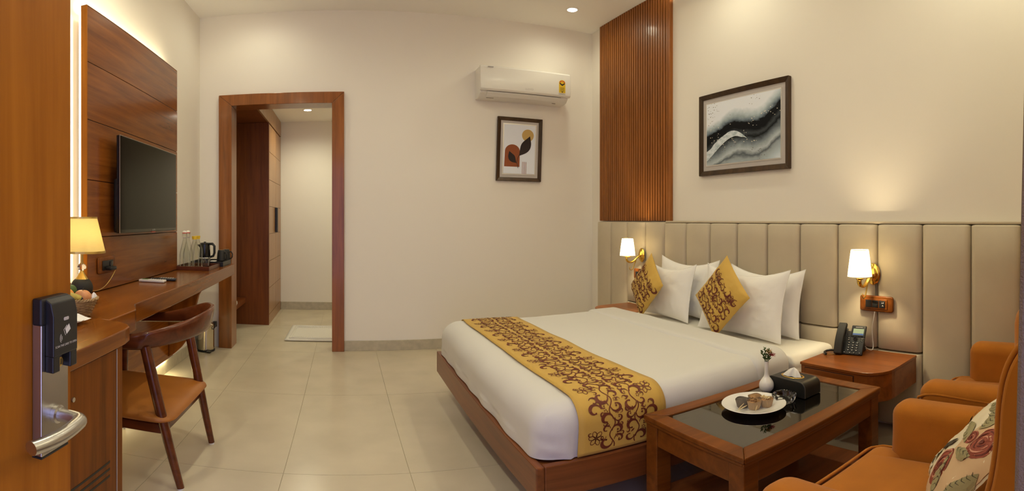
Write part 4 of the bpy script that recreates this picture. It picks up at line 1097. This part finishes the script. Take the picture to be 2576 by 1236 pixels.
# ------------------------------------------------------------ wall sconces and switch plates
def sconce(lab, y, x):
    t = thing('wall_sconce', lab, 'wall lamp', (2.34, y, .90), 'brass wall sconces')
    part(t, 'backplate', G().lathe([(0, 0), (.040, 0), (.044, .003), (.040, .008), (.030, .011), (.026, .018), (.012, .024), (0, .026)], (0,0,0), 32, 'z', sx=1.0, sy=1.35).xf(Matrix.Translation((2.344, y, .905)) @ Matrix.Rotation(-pi/2, 4, 'Y') @ Matrix.Rotation(pi/2, 4, 'Z') @ Matrix.Rotation(0, 4, 'Z')), 'brass', smooth=40)
    arm = [(2.325, y, .905), (2.295, y, .888), (2.265, y, .862), (2.235, y, .850), (2.205, y, .856), (2.190, y, .876), (2.196, y, .896), (2.215, y, .902), (2.228, y, .898)]
    part(t, 'arm', G().tube(cr_spline(arm, 4), .0075, 10, flat=1.7), 'brass', smooth=60)
    hk = [(2.29, y, .885), (2.275, y, .852), (2.262, y, .815), (2.245, y, .790), (2.226, y, .788), (2.218, y, .803), (2.226, y, .812)]
    part(t, 'scroll', G().tube(cr_spline(hk, 4), [.005-.0025*k/24 for k in range(25)], 8), 'brassdull', smooth=60)
    lf = [(2.285, y, .880), (2.278, y, .862), (2.280, y, .842)]
    part(t, 'leaf', G().tube(lf, [.004, .009, .002], 8, flat=.4), 'brass', smooth=60)
    part(t, 'lamp_holder', G().lathe([(.018, .890), (.022, .898), (.014, .906), (.012, .93)], (x, y, 0), 20), 'brass', smooth=50)
    part(t, 'lamp_shade', G().lathe([(.064, .906), (.046, 1.045)], (x, y, 0), 48, caps=False), 'sconceshade', smooth=60)
    part(t, 'shade_rim', G().lathe([(.0648, .9045), (.0640, .9085)], (x, y, 0), 48, caps=False), 'cream', solid=.0012)
    part(t, 'shade_rim', G().lathe([(.0465, 1.043), (.0462, 1.046)], (x, y, 0), 48, caps=False), 'cream', solid=.0012)
    lamp('sconce_bulb', 'POINT', (x, y, .985), 7.5, (1, .80, .48), .02)
sconce('brass wall lamp with glowing cream shade above the telephone', 1.245, 2.195)
sconce('brass wall lamp with glowing cream shade at the far bedside', 3.36, 2.20)
def swplate(lab, y0, y1):
    t = thing('switch_plate', lab, 'switch plate', (2.34, (y0+y1)/2, .745), 'wooden switch plates')
    a, b = min(y0, y1), max(y0, y1)
    part(t, 'plate', G().rbox((2.326, a, .700), (2.341, b, .788), (.006, .014, .014), 3), 'tablewood', smooth=50)
    part(t, 'raised_rim', G().rbox((2.322, a+.032, .716), (2.328, b-.030, .772), .004, 2), 'tablewood', smooth=50)
    for k in range(3):
        y = b-.040-.040*k
        m = part(t, 'module', G().rbox((2.3195, y-.037, .724), (2.325, y, .764), .002, 2), 'black' if k != 1 else 'blackgloss', smooth=50)
        if k == 0:
            g = G()
            for dy, dz in ((-.0185, .752), (-.011, .735), (-.027, .735)): g.lathe([(.0032, 0), (0, 0)], (0,0,0), 10, 'x').v[-1]
            g = G(); f_ = plane_map((2.3193, y, .724), (0, -1, 0), (0, 0, 1))
            for aa, bb in ((.0185, .028), (.010, .011), (.027, .011)): blob(g, f_, aa, bb, .0035)
            part(m, 'socket_holes', g, 'blackm')
        if k == 2:
            g = G(); f_ = plane_map((2.3193, y, .724), (0, -1, 0), (0, 0, 1))
            ribbon(g, f_, [(.020, .010), (.024, .016), (.028, .010)], [.001, .003, .001]); ribbon(g, f_, [(.018, .026), (.022, .030)], [.002, .002]); ribbon(g, f_, [(.026, .026), (.030, .032)], [.002, .002])
            part(m, 'symbols', g, 'keygrey')
swplate('wooden switch and socket plate above the telephone', 1.320, 1.118)
swplate('wooden switch plate half hidden behind the far mustard cushion', 3.46, 3.27)
cb_ = single('lamp_cord', 'thin dark cord from the near wall lamp down to switch plate', 'cord', G().tube([(2.332, 1.225, .85), (2.333, 1.224, .82), (2.333, 1.224, .788)], .0025, 6), 'blackm', loc=(2.332, 1.225, .79), smooth=60)
cpts = [(2.325, 1.226, .70), (2.325, 1.232, .66), (2.328, 1.243, .61), (2.330, 1.243, .56), (2.330, 1.238, .51), (2.322, 1.236, .490), (2.305, 1.235, .486), (2.285, 1.245, .495), (2.262, 1.25, .515)]
single('phone_cable', 'white phone cable dropping from switch plate behind the telephone', 'cord', G().tube(cr_spline(cpts, 5), .0026, 6), 'acwhite', loc=(2.33, 1.24, .49), smooth=60)
# ------------------------------------------------------------ telephone
tp = thing('telephone', 'black desk telephone with handset and small lit screen on nightstand', 'telephone', (2.172, 1.302, .480), rz=-1.354)
SL = radians(57); Sx = Matrix(((1, 0, 0, 0), (0, cos(SL), -sin(SL), 0), (0, sin(SL), cos(SL), .006), (0, 0, 0, 1)))
def tpart(par, name, g, m, **k): return part(par, name, g.xf(Sx), m, local=True, **k)
tpart(tp, 'body', G().rbox((-.076, 0, -.016), (.074, .100, 0), .004, 2).rbox((-.006, .098, -.014), (.074, .168, 0), .004, 2).rbox((-.076, .098, -.016), (-.026, .150, -.004), .004, 2), 'black', smooth=50)
part(tp, 'stand', G().prism([(.012, .001), (.135, .001), (.118, .012), (.085, .115), (.070, .100)], -.055, .060, 'x'), 'black', local=True, bevel=.002)
hs = G(); hp = []
for i in range(13):
    t = i/12; hp.append((t*.178-.006, .022+.018*sin(pi*t)))
prof = [(b, c) for b, c in hp] + [(hp[-1][0]-.002, .001), (.140, .001), (.128, .016), (.040, .016), (.028, .001), (-.006, .001)]
n = len(prof)
hs.add([(-.074, b, c) for b, c in prof]+[(-.030, b, c) for b, c in prof], [tuple(range(n-1, -1, -1)), tuple(range(n, 2*n))]+[(i, (i+1) % n, n+(i+1) % n, n+i) for i in range(n)])
tpart(tp, 'handset', hs, 'blackm', bevel=.004, smooth=40)
sc_ = tpart(tp, 'screen', G().box((.006, .112, .0005), (.064, .148, .0016)), 'lcd')
tpart(sc_, 'screen_bar', G().box((.0062, .1122, .0012), (.0638, .121, .0021)), 'lcdblue')
tpart(tp, 'name_strip', G().box((.016, .155, .0002), (.054, .159, .0012)), 'keygrey')
kg = G(); kl = G()
for r_ in range(4):
    for c in range(3):
        x, y = -.004+.022*c, .066-.014*r_
        kg.rbox((x-.008, y-.0045, 0), (x+.008, y+.0045, .003), .002, 1); kl.box((x-.004, y-.002, .0029), (x+.003, y+.002, .0034))
for x, y in ((-.010, .092), (-.010, .082), (.062, .090), (.062, .080), (-.022, .010), (.060, .010), (.008, .010), (.03, .010)):
    kg.rbox((x-.006, y-.004, 0), (x+.006, y+.004, .003), .002, 1); kl.box((x-.003, y-.0015, .0029), (x+.003, y+.0015, .0034))
for k in range(4): kg.rbox((.004+.016*k, .103, 0), (.016+.016*k, .107, .003), .001, 1)
tpart(tp, 'keys', kg, 'blackgloss', smooth=50); tpart(tp, 'key_legends', kl, 'keygrey')
tpart(tp, 'navigation_ring', G().lathe([(.0125, 0), (.0125, .003), (.007, .003), (.007, 0)], (.026, .088, 0), 20).lathe([(.005, 0), (.005, .0035), (0, .0035)], (.026, .088, 0), 14), 'blackgloss', smooth=40)
cc = [(-.060, .006, .012), (-.085, .020, .014), (-.108, .028, .012), (-.124, .015, .010), (-.126, -.010, .009), (-.112, -.034, .008), (-.104, -.040, .008)]
part(tp, 'handset_cord', G().tube(cr_spline(cc, 5), .0062, 8), 'black', local=True, smooth=60)
part(tp, 'cord_tail', G().tube(cr_spline([(-.104, -.038, .006), (-.085, -.026, .004), (-.066, -.012, .006), (-.058, .004, .010)], 5), .0018, 6), 'brassdull', local=True, smooth=60)

# ------------------------------------------------------------ coffee table
ct = thing('coffee_table', 'low red-brown coffee table with smoked glass inset top', 'coffee table', (1.395, 1.163, 0))
x0, x1, y0, y1 = .985, 1.805, .922, 1.405; zt = .48; fw = .062
def mitre(a, b, c, d, z0, z1): return G().prism([a, b, c, d], z0, z1, 'z')
for poly in ([(x0, y0), (x1, y0), (x1-fw, y0+fw), (x0+fw, y0+fw)], [(x0, y1), (x1, y1), (x1-fw, y1-fw), (x0+fw, y1-fw)],
             [(x0, y0), (x0+fw, y0+fw), (x0+fw, y1-fw), (x0, y1)], [(x1, y0), (x1-fw, y0+fw), (x1-fw, y1-fw), (x1, y1)]):
    part(ct, 'top_rail', G().prism(poly, .458, zt, 'z'), 'tablewood', bevel=.005)
part(ct, 'moulding', G().box((x0+.004, y0+.004, .446), (x1-.004, y0+.012, .4575)).box((x0+.004, y1-.012, .446), (x1-.004, y1-.004, .4575)).box((x0+.004, y0+.0121, .446), (x0+.012, y1-.0121, .4575)).box((x1-.012, y0+.0121, .446), (x1-.004, y1-.0121, .4575)), 'tablewood', bevel=.002)
part(ct, 'glass_top', G().box((x0+fw-.008, y0+fw-.008, .468), (x1-fw+.008, y1-fw+.008, .4745)), 'tabletop')
lw = .062
for a in (x0+.008, x1-.008-lw):
    for b in (y0+.008, y1-.008-lw):
        part(ct, 'leg', G().box((a, b, .0), (a+lw, b+lw, .4455)), 'tablewood', bevel=.003)
for q in (y0+.012, y1-.012-.022): part(ct, 'apron', G().box((x0+.008+lw, q, .365), (x1-.008-lw, q+.022, .4455)), 'tablewood', bevel=.002)
for q in (x0+.012, x1-.012-.022): part(ct, 'apron', G().box((q, y0+.008+lw, .365), (q+.022, y1-.008-lw, .4455)), 'tablewood', bevel=.002)
part(ct, 'lower_shelf', G().box((x0+.03, y0+.03, .132), (x1-.03, y1-.022, .150)), 'bedwood', bevel=.002)
ZT = .4752
# plate with muffins
PXc, PYc = 1.332, 1.198
pl = thing('dinner_plate', 'wide white china plate of muffins on the coffee table', 'plate', (PXc, PYc, ZT))
part(pl, 'dish', G().lathe([(0, ZT), (.060, ZT), (.064, ZT+.003), (.085, ZT+.010), (.117, ZT+.021), (.119, ZT+.0225), (.117, ZT+.0245), (.085, ZT+.0145), (.066, ZT+.0085), (.056, ZT+.005), (0, ZT+.0045)], (PXc, PYc, 0), 56), 'china', smooth=50)
fx, fy = .745, .667
def onplate(r, f): return PXc + r*fy + f*fx, PYc - r*fx + f*fy
def muffin(lab, r, f, dark, top):
    x, y = onplate(r, f); z = ZT+.0055
    t = thing('muffin', lab, 'muffin', (x, y, z), 'muffins on the plate')
    g = G(); n = 60; vs = []
    for rr, zz in ((.0185, z), (.0255, z+.031), (.0262, z+.034)):
        for k in range(n):
            a = 2*pi*k/n; q = rr + (.0008 if k % 2 else -.0008); vs.append((x+q*cos(a), y+q*sin(a), zz+(.0015*sin(3*a+r*50) if zz > z+.032 else 0)))
    g.add(vs, [(i*n+k, i*n+(k+1) % n, (i+1)*n+(k+1) % n, (i+1)*n+k) for i in range(2) for k in range(n)]+[tuple(range(n-1, -1, -1))])
    part(t, 'paper_case', g, 'linerd' if dark else 'liner')
    part(t, 'cake', G().lathe([(.0225, z+.022), (.0248, z+.0295), (.020, z+.0335), (.010, z+.0365), (0, z+.0375)], (x, y, 0), 24), 'cakedark' if dark else 'cake', smooth=60)
    if top:
        r_ = random.Random(int(r*1e4)); g = G()
        for k in range(26):
            a, q = r_.uniform(0, 6.28), .019*math.sqrt(r_.random()); c = Vector((x+q*cos(a), y+q*sin(a), z+.036+.004*r_.random())); s_ = r_.uniform(.0012, .0026)
            g.rbox(c-Vector((s_*1.6, s_, s_)), c+Vector((s_*1.6, s_, s_)), .0008, 1)
        part(t, 'nut_crumbs', g, 'wafer' if top == 1 else 'cake', stuff=True)
muffin('dark muffin at the left of the white plate', -.042, -.004, True, 0)
muffin('brown muffin at the front of the white plate', .001, -.022, False, 2)
muffin('pale muffin at the back of the white plate', .004, .033, False, 0)
muffin('nut-topped muffin at the right of the white plate', .046, .002, False, 1)
def sliver(lab, r0, f0_, r1, f1, z0, z1):
    p, q = onplate(r0, f0_), onplate(r1, f1)
    single('almond_sliver', lab, 'nut sliver', G().tube([(p[0], p[1], ZT+z0), ((p[0]+q[0])/2, (p[1]+q[1])/2, ZT+(z0+z1)/2+.001), (q[0], q[1], ZT+z1)], [.0012, .0030, .0014], 6, flat=.6), 'wafer', 'slivers on the plate', (p[0], p[1], ZT+z0), smooth=60)
sliver('pale sliver leaning across the dark muffin', -.058, -.050, -.036, -.030, .009, .030)
sliver('second pale sliver between dark and front muffins', -.056, -.052, -.024, -.034, .009, .024)
sliver('pale sliver leaning on the front muffin', .006, -.054, .012, -.050, .009, .030)
# vase
VX, VY = 1.505, 1.285
va = thing('vase', 'small white china bud vase with narrow neck on the table', 'vase', (VX, VY, ZT))
part(va, 'china_body', G().lathe([(0, ZT)]+[tuple(q) for q in cr_spline([[.017, ZT], [.0205, ZT+.003], [.028, ZT+.014], [.0308, ZT+.029], [.028, ZT+.044], [.0195, ZT+.058], [.0120, ZT+.069], [.0092, ZT+.082], [.0088, ZT+.105], [.0092, ZT+.132], [.0105, ZT+.1365]], 4)]+[(.0088, ZT+.1365), (.007, ZT+.120), (0, ZT+.118)], (VX, VY, 0), 40), 'china', smooth=60)
def sprig(lab, dx, dy, h, m, red):
    t = thing('flower_sprig', lab, 'flower', (VX, VY, ZT+.125), 'sprigs in the bud vase')
    top = (VX+dx, VY+dy, ZT+.137+h); base = (VX+dx*.08, VY+dy*.08, ZT+.122)
    pts = [tuple(b+(a-b)*k/6+(0 if j != 2 else .004*sin(pi*k/6)) for j, (a, b) in enumerate(zip(top, base))) for k in range(7)]
    part(t, 'stem', G().tube(pts, .0012, 5), 'green', smooth=60)
    r_ = random.Random(int(dx*1e4)+3); g = G()
    for k in range(34):
        f_ = .30+.70*k/33; p = Vector(base).lerp(Vector(top), f_); a = r_.uniform(0, 6.28); L = .0105*(1.2-.5*f_)
        q = p + Vector((cos(a)*L, sin(a)*L, L*.75)); g.tube([p, p.lerp(q, .5)+Vector((0,0,.001)), q], [.0008, .0015, .0004], 4)
    part(t, 'leaflets', g, m, stuff=True)
    if red:
        g = G()
        for k in range(46):
            a, e = r_.uniform(0, 6.28), r_.uniform(-.2, 1.2); L = r_.uniform(.012, .020); p = Vector(top)-Vector((0, 0, .012))
            q = p + Vector((cos(a)*cos(e)*L, sin(a)*cos(e)*L, sin(e)*L)); g.tube([p, q], [.0008, .0005], 4)
        part(t, 'flower_threads', g, red, stuff=True)
MT['petal_red'] = plain('red_flower', (.42, .05, .05), .6); MT['petal_orange'] = plain('orange_flower', (.42, .22, .04), .6)
# image-right is (fy, -fx) in plan
sprig('green feathery sprig leaning left from the bud vase', -.022*fy, .022*fx, .045, 'green', None)
sprig('tall green sprig at the middle left of the bud vase', -.008*fy, .008*fx, .056, 'green', None)
sprig('orange-yellow flower head in the bud vase', .009*fy, -.009*fx, .050, 'green', 'petal_orange')
sprig('red bottlebrush flower leaning right from the bud vase', .022*fy, -.022*fx, .036, 'green', 'petal_red')
# tissue box
tb = thing('tissue_box', 'black leather tissue box with rounded ends and gilt oval slot', 'tissue box', (1.575, 1.198, ZT))
pr = [(1.292, ZT+.0), (1.292, ZT+.055)]
for k in range(7): a = pi/2*k/6; pr.append((1.292-.020+.020*cos(a), ZT+.050+.020*sin(a)))
pr = [(1.292, ZT+.001)]+[(1.272+.020*cos(pi/2*k/6), ZT+.050+.020*sin(pi/2*k/6)) for k in range(7)]+[(1.135+.030*cos(pi/2+pi/2*k/6), ZT+.040+.030*sin(pi/2+pi/2*k/6)) for k in range(7)]+[(1.105, ZT+.001)]
part(tb, 'case', G().prism(pr, 1.522, 1.628, 'x'), 'blackleather', bevel=.003, smooth=35)
st = G()
for xx in (1.5235, 1.6265): st.tube([(xx, a, b+.0006) for a, b in pr], .0005, 4)
part(tb, 'stitching', st, 'linerd', stuff=True)
g = G(); oz = ZT+.0705
for k in range(40):
    pass
g.grid(lambda u, v: Vector((1.575+(.026+.006*v)*cos(2*pi*u), 1.205+(.046+.008*v)*sin(2*pi*u), oz+.0016*sin(pi*v))), 40, 4, wu=True)
part(tb, 'gilt_rim', g, 'brass', smooth=60)
g = G(); blob(g, lambda a, b: Vector((1.575+a, 1.205+b, oz+.0003)), 0, 0, .026, .046, n=28); part(tb, 'slot', g, 'blackm')
def tis(u, v):
    a = 2*pi*u; rr = (1-v)**.55; k_ = 1+.30*sin(3*a+1)+.16*sin(7*a)
    return Vector((1.575+.020*rr*cos(a)*k_+.006*v, 1.207+.036*rr*sin(a)*k_-.006*v, oz-.004+.040*v*(1+.15*sin(5*a)*(1-v))))
single('tissue', 'white tissue pulled up through the slot of the black box', 'tissue', G().grid(tis, 40, 8, wu=True), 'paper', loc=(1.575, 1.205, oz), smooth=180)
# ashtray
at = thing('ashtray', 'clear glass ashtray with notched rim beside the tissue box', 'ashtray', (1.462, 1.160, ZT))
ax_, ay_ = 1.462, 1.160; n = 64; vs = []
prof = [(.036, 0), (.040, .004), (.046, .030), (.044, .033), (.036, .032), (.030, .014), (.026, .009), (0.001, .008)]
for r, z in prof:
    for k in range(n):
        a = 2*pi*k/n; notch = max(0, cos(4*a))**30 if z > .02 else 0
        sq = 1+.05*cos(8*a)
        vs.append((ax_+r*sq*cos(a), ay_+r*sq*sin(a), ZT+.0005+z-.011*notch))
part(at, 'glass_bowl', G().add(vs, [(i*n+k, i*n+(k+1) % n, (i+1)*n+(k+1) % n, (i+1)*n+k) for i in range(len(prof)-1) for k in range(n)]+[tuple(range(n-1, -1, -1)), tuple((len(prof)-1)*n+k for k in range(n))]), 'crystal', smooth=35)

# ------------------------------------------------------------ armchairs
def armchair(lab, cx):
    t = thing('armchair', lab, 'armchair', (cx, .072, 0), 'burnt orange wing armchairs')
    P = lambda n_, g, m='orange', **k: part(t, n_, g, m, local=True, **k)
    P('seat_base', G().rbox((-.335, .10, .13), (.335, .615, .305), .03, 3), smooth=60)
    def cd_(p):
        q = Vector(p)
        if q.z > .38: q.z += .012*(1-min(1, (q.x/.3)**2))*(1-min(1, ((q.y-.36)/.3)**2))
        return q
    P('seat_cushion', G().rbox((-.240, .10, .302), (.240, .66, .428), (.035, .04, .032), 4, (8, 8, 1), cd_).rbox((-.312, .545, .303), (.312, .662, .427), (.05, .034, .030), 4, (8, 3, 1), cd_), smooth=60)
    for zz in (.414, .318):
        pts = [(-.314, .600, zz), (-.309, .640, zz), (-.28, .6655, zz)] + [(-.25+.5*k/8, .667, zz+(.004 if zz > .4 else 0)) for k in range(9)] + [(.28, .6655, zz), (.309, .640, zz), (.314, .600, zz)]
        P('piping', G().tube(pts, .0052, 7), smooth=60)
    for s_ in (-1, 1):
        a, b = (.246, .362) if s_ > 0 else (-.362, -.246)
        def ad_(p):
            q = Vector(p)
            if q.z > .35: q.z += -.030*max(0, (.45-q.y))*.5 + (.0)
            if q.z > .45: q.x += s_*.006
            return q
        arm = P('armrest', G().rbox((a, .08, .14), (b, .595, .606), (.045, .050, .050), 5, (2, 6, 5), ad_), smooth=60)
        xo = (b-.004 if s_ > 0 else a+.004); xi = (a+.012 if s_ > 0 else b-.012)
        pts = [(xo+s_*.004, .12, .546), (xo+s_*.006, .30, .556), (xo+s_*.006, .48, .568), (xo+s_*.006, .545, .567), (xo+s_*.004, .580, .555), (xo+s_*.002, .592, .54), (xo, .596, .46), (xo, .596, .30), (xo, .596, .17)]
        P('piping', G().tube(cr_spline(pts, 4), .0052, 7), smooth=60)
        c0, c1 = (.302, .364) if s_ > 0 else (-.364, -.302)
        wp_ = [(.0, .50), (.150, .545), (.148, .60), (.130, .67), (.113, .74), (.103, .82), (.098, .90), (.088, .955), (.068, .995), (.038, 1.02), (.0, 1.035)]
        wsp = cr_spline([list(q) for q in wp_], 4)
        P('wing', G().prism([tuple(q) for q in wsp], c0, c1, 'x'), bevel=.016, smooth=50)
        for xx in (c0+.010, c1-.010):
            P('piping', G().tube([(xx, q[0]+.004, q[1]+.003) for q in wsp[4:]], .0055, 7), smooth=60)
    P('backrest', G().rbox((-.31, 0, .33), (.31, .095, 1.06), .04, 4, (4, 1, 6)), smooth=60)
    for a in (-.29, .29):
        for b in (.12, .57): P('leg', G().lathe([(.014, .002), (.022, .13)], (a, b, 0), 14), 'chairwood', smooth=40)
    return t
armchair('burnt orange velvet wing armchair nearest the entrance, holding the floral pillow', 1.098)
armchair('burnt orange velvet wing armchair beside the headboard, behind the nearer one', 1.942)
# floral pillow
ln = radians(38)
MF = Matrix.Translation((1.110, .290, .585)) @ Matrix.Rotation(radians(17), 4, 'Z') @ Matrix(((-1, 0, 0), (0, -sin(ln), cos(ln)), (0, cos(ln), sin(ln)))).to_4x4() @ Matrix.Rotation(radians(2), 4, 'Z')
ff = pillow_fn(.36, .33, .050, .05, 11, .008)
fp = thing('cushion', 'cream floral cushion with roses leaning in the near armchair', 'cushion', (1.085, .30, .44))
pv = [MF @ ff(i/15-1, j/15-1, sd) for i in range(31) for j in range(31) for sd in (1, -1)]
MF = Matrix.Translation((max(0, .862-min(q.x for q in pv)), max(0, .176-min(q.y for q in pv)), .447-min(q.z for q in pv))) @ MF
g = G()
for side in (1, -1): g.grid(lambda u, v: MF @ ff(u*2-1, v*2-1, side), 30, 30)
part(fp, 'cover', g, 'cream', smooth=180)
def pfl(eps): return lambda a, b: MF @ (ff(-a/.18, (b+.02)/.165, 1) + Vector((0, 0, eps)))
g = G(); fq = pfl(.0016)
g.grid(lambda u, v: fq(-.178+.222*u*(1-.25*v), -.22+.33*v), 12, 20); part(fp, 'blush_panel', g, plain('blush_print', (.60, .41, .24), .6), smooth=180)
fq = pfl(.0026); fr_ = pfl(.0036); fs_ = pfl(.0046)
g = G(); gd = G(); gp = G()
for cx, cy, R in ((-.015, -.075, .058), (-.10, .07, .05), (-.03, .045, .022)):
    blob(g, fq, cx, cy, R, n=18)
    for k in range(11):
        a = k*2.4; rr = R*(1-.075*k)
        pts = [(cx+rr*.92*cos(a+t*1.7), cy+rr*.92*sin(a+t*1.7)) for t in [j/6 for j in range(7)]]
        ribbon(gd if k % 2 else gp, fr_, pts, [R*.05*sin(pi*(j+.3)/6.6) for j in range(7)])
    blob(gd, fs_, cx, cy, R*.16, n=9)
part(fp, 'rose_print', g, 'rose', stuff=True); part(fp, 'petal_shading', gd, 'rosed', stuff=True); part(fp, 'petal_light', gp, 'pink', stuff=True)
g = G(); gd = G()
for x0_, y0_, x1_, y1_, w in ((-.03, .02, .07, .05, .020), (-.03, .0, -.12, .03, .018), (-.02, -.02, -.10, -.13, .02), (.0, .10, .05, .17, .02), (-.02, .07, -.0, .15, .022), (.02, .12, .10, .12, .018), (-.14, -.08, -.17, .02, .016)):
    leafp(g, fr_, x0_, y0_, x1_, y1_, w, 11, bend=.08)
    for k in range(1, 7):
        t = k/7; px_, py_ = x0_+(x1_-x0_)*t, y0_+(y1_-y0_)*t; dx, dy = (x1_-x0_), (y1_-y0_); l = hypot(dx, dy); 
        for sd in (-1, 1): ribbon(gd, fs_, [(px_, py_), (px_+dx/l*.008-sd*dy/l*w*.42, py_+dy/l*.006+sd*dx/l*w*.42)], [.0009, .0004])
part(fp, 'leaf_print', g, 'olive', stuff=True); 
for x0_, y0_, x1_, y1_, w in ((.075, -.055, .035, .0, .011), (.09, -.06, .05, -.045, .010), (.10, -.07, .07, -.11, .010), (.13, .07, .155, .0, .004), (.15, -.10, .11, -.18, .008)): leafp(gd, fr_, x0_, y0_, x1_, y1_, w, 9)
for cx, cy in ((.10, -.09), (.14, -.12), (.085, -.14)):
    blob(gd, fs_, cx, cy, .006, n=8)
    for k in range(12): a = k*.52; blob(gd, fs_, cx+.018*cos(a), cy+.018*sin(a), .0016, n=5)
for k in range(14): t = k/13; blob(gd, fs_, .15-.05*t+.012*sin(6*t), .05+.09*t, .0022, n=5)
part(fp, 'dark_print', gd, 'olived', stuff=True)
g = G(); fq2 = pfl(.0030)
for cx, cy in ((.10, -.09), (.14, -.12), (.085, -.14)):
    for k in range(5): a = k*1.257; blob(g, fq2, cx+.016*cos(a), cy+.016*sin(a), .013, .009, a, n=9)
part(fp, 'blossom_print', g, plain('blossom_print', (.74, .68, .52), .6))

# ------------------------------------------------------------ entrance door standing open at the left, with its card lock
d2 = struct('door_2', G().box((-.492, -.115, .006), (-.450, .7175, 2.19)), 'door')
lk = part(d2, 'card_lock', G().box((-.4498, .606, .806), (-.4316, .6817, 1.06)), 'steel', bevel=.0015)
part(lk, 'lower_edge', G().box((-.4497, .606, .8015), (-.4318, .6817, .8055)), 'black')
part(lk, 'housing', G().rbox((-.4497, .6045, 1.034), (-.4300, .6835, 1.078), .004, 2).prism([(-.4316, .984), (-.4180, .984), (-.4145, .990), (-.4145, 1.052), (-.4200, 1.070), (-.4316, 1.077)], .6150, .6840, 'z').xf(Matrix.Identity(4)) if False else
     G().rbox((-.4497, .6045, 1.034), (-.4300, .6835, 1.078), .004, 2).add([(x, y, z) for y in (.6150, .6840) for x, z in [(-.4316, .984), (-.4150, .984), (-.4150, 1.050), (-.4200, 1.070), (-.4316, 1.077)]],
     [(4,3,2,1,0), (5,6,7,8,9), (0,1,6,5), (1,2,7,6), (2,3,8,7), (3,4,9,8), (4,0,5,9)]).box((-.4316, .6150, .957), (-.4160, .6340, .9845)).box((-.4316, .6640, .957), (-.4160, .6840, .9845)), 'black', bevel=.002)
part(lk, 'key_cylinder', G().lathe([(.0085, 0), (.0085, .006), (.0070, .007), (0, .007)], (0,0,0), 20, 'x').xf(Matrix.Translation((-.4316, .6490, .968))), 'brassdull', smooth=40)
part(lk, 'keyway', G().box((-.4246, .6480, .964), (-.4243, .6500, .974)), 'blackm')
gt = text_g('SCAN THE CARD TO OPEN', .0050, (-.4147, .6495, 1.000), (0, 1, 0), (0, 0, 1))
part(lk, 'lock_lettering', gt, 'acwhite')
g = G(); fl_ = plane_map((-.4147, .6535, 1.024), (0, 1, 0), (0, 0, 1))
g.add([fl_(-.0035, -.0075), fl_(.0085, -.0005), fl_(.0040, .0090), fl_(-.0075, .0020)], [(0,1,2,3)])
ribbon(g, fl_, [(-.0065, -.0085), (-.0115, .0012), (-.0020, .0075)], [.0006, .0006, .0006])
for k in range(3):
    R = .003+.0028*k; ribbon(g, fl_, [(-.0135-R*cos(a), -.0115+R*sin(a)) for a in [-.9+.3*j for j in range(7)]], [.0005]*7)
part(lk, 'card_symbol', g, 'acwhite')
part(lk, 'indicator_window', G().rbox((-.4152, .6420, 1.040), (-.4143, .6570, 1.0455), .0022, 2), 'mountgrey', smooth=60)
part(lk, 'handle_rose', G().lathe([(.0165, 0), (.0165, .007), (.0125, .009), (.0125, .012)], (0,0,0), 28, 'x').xf(Matrix.Translation((-.4315, .6440, .876))), 'steel', smooth=40)
hpth = [(-.421, .6440, .876), (-.400, .6440, .876), (-.388, .6420, .876), (-.3815, .634, .876), (-.379, .620, .8755), (-.377, .600, .875), (-.3765, .575, .874), (-.379, .550, .8735), (-.383, .530, .873), (-.386, .518, .873)]
part(lk, 'lever_handle', G().tube(cr_spline(hpth, 4), .0116, 18, flat=1.0), 'steel', smooth=50)
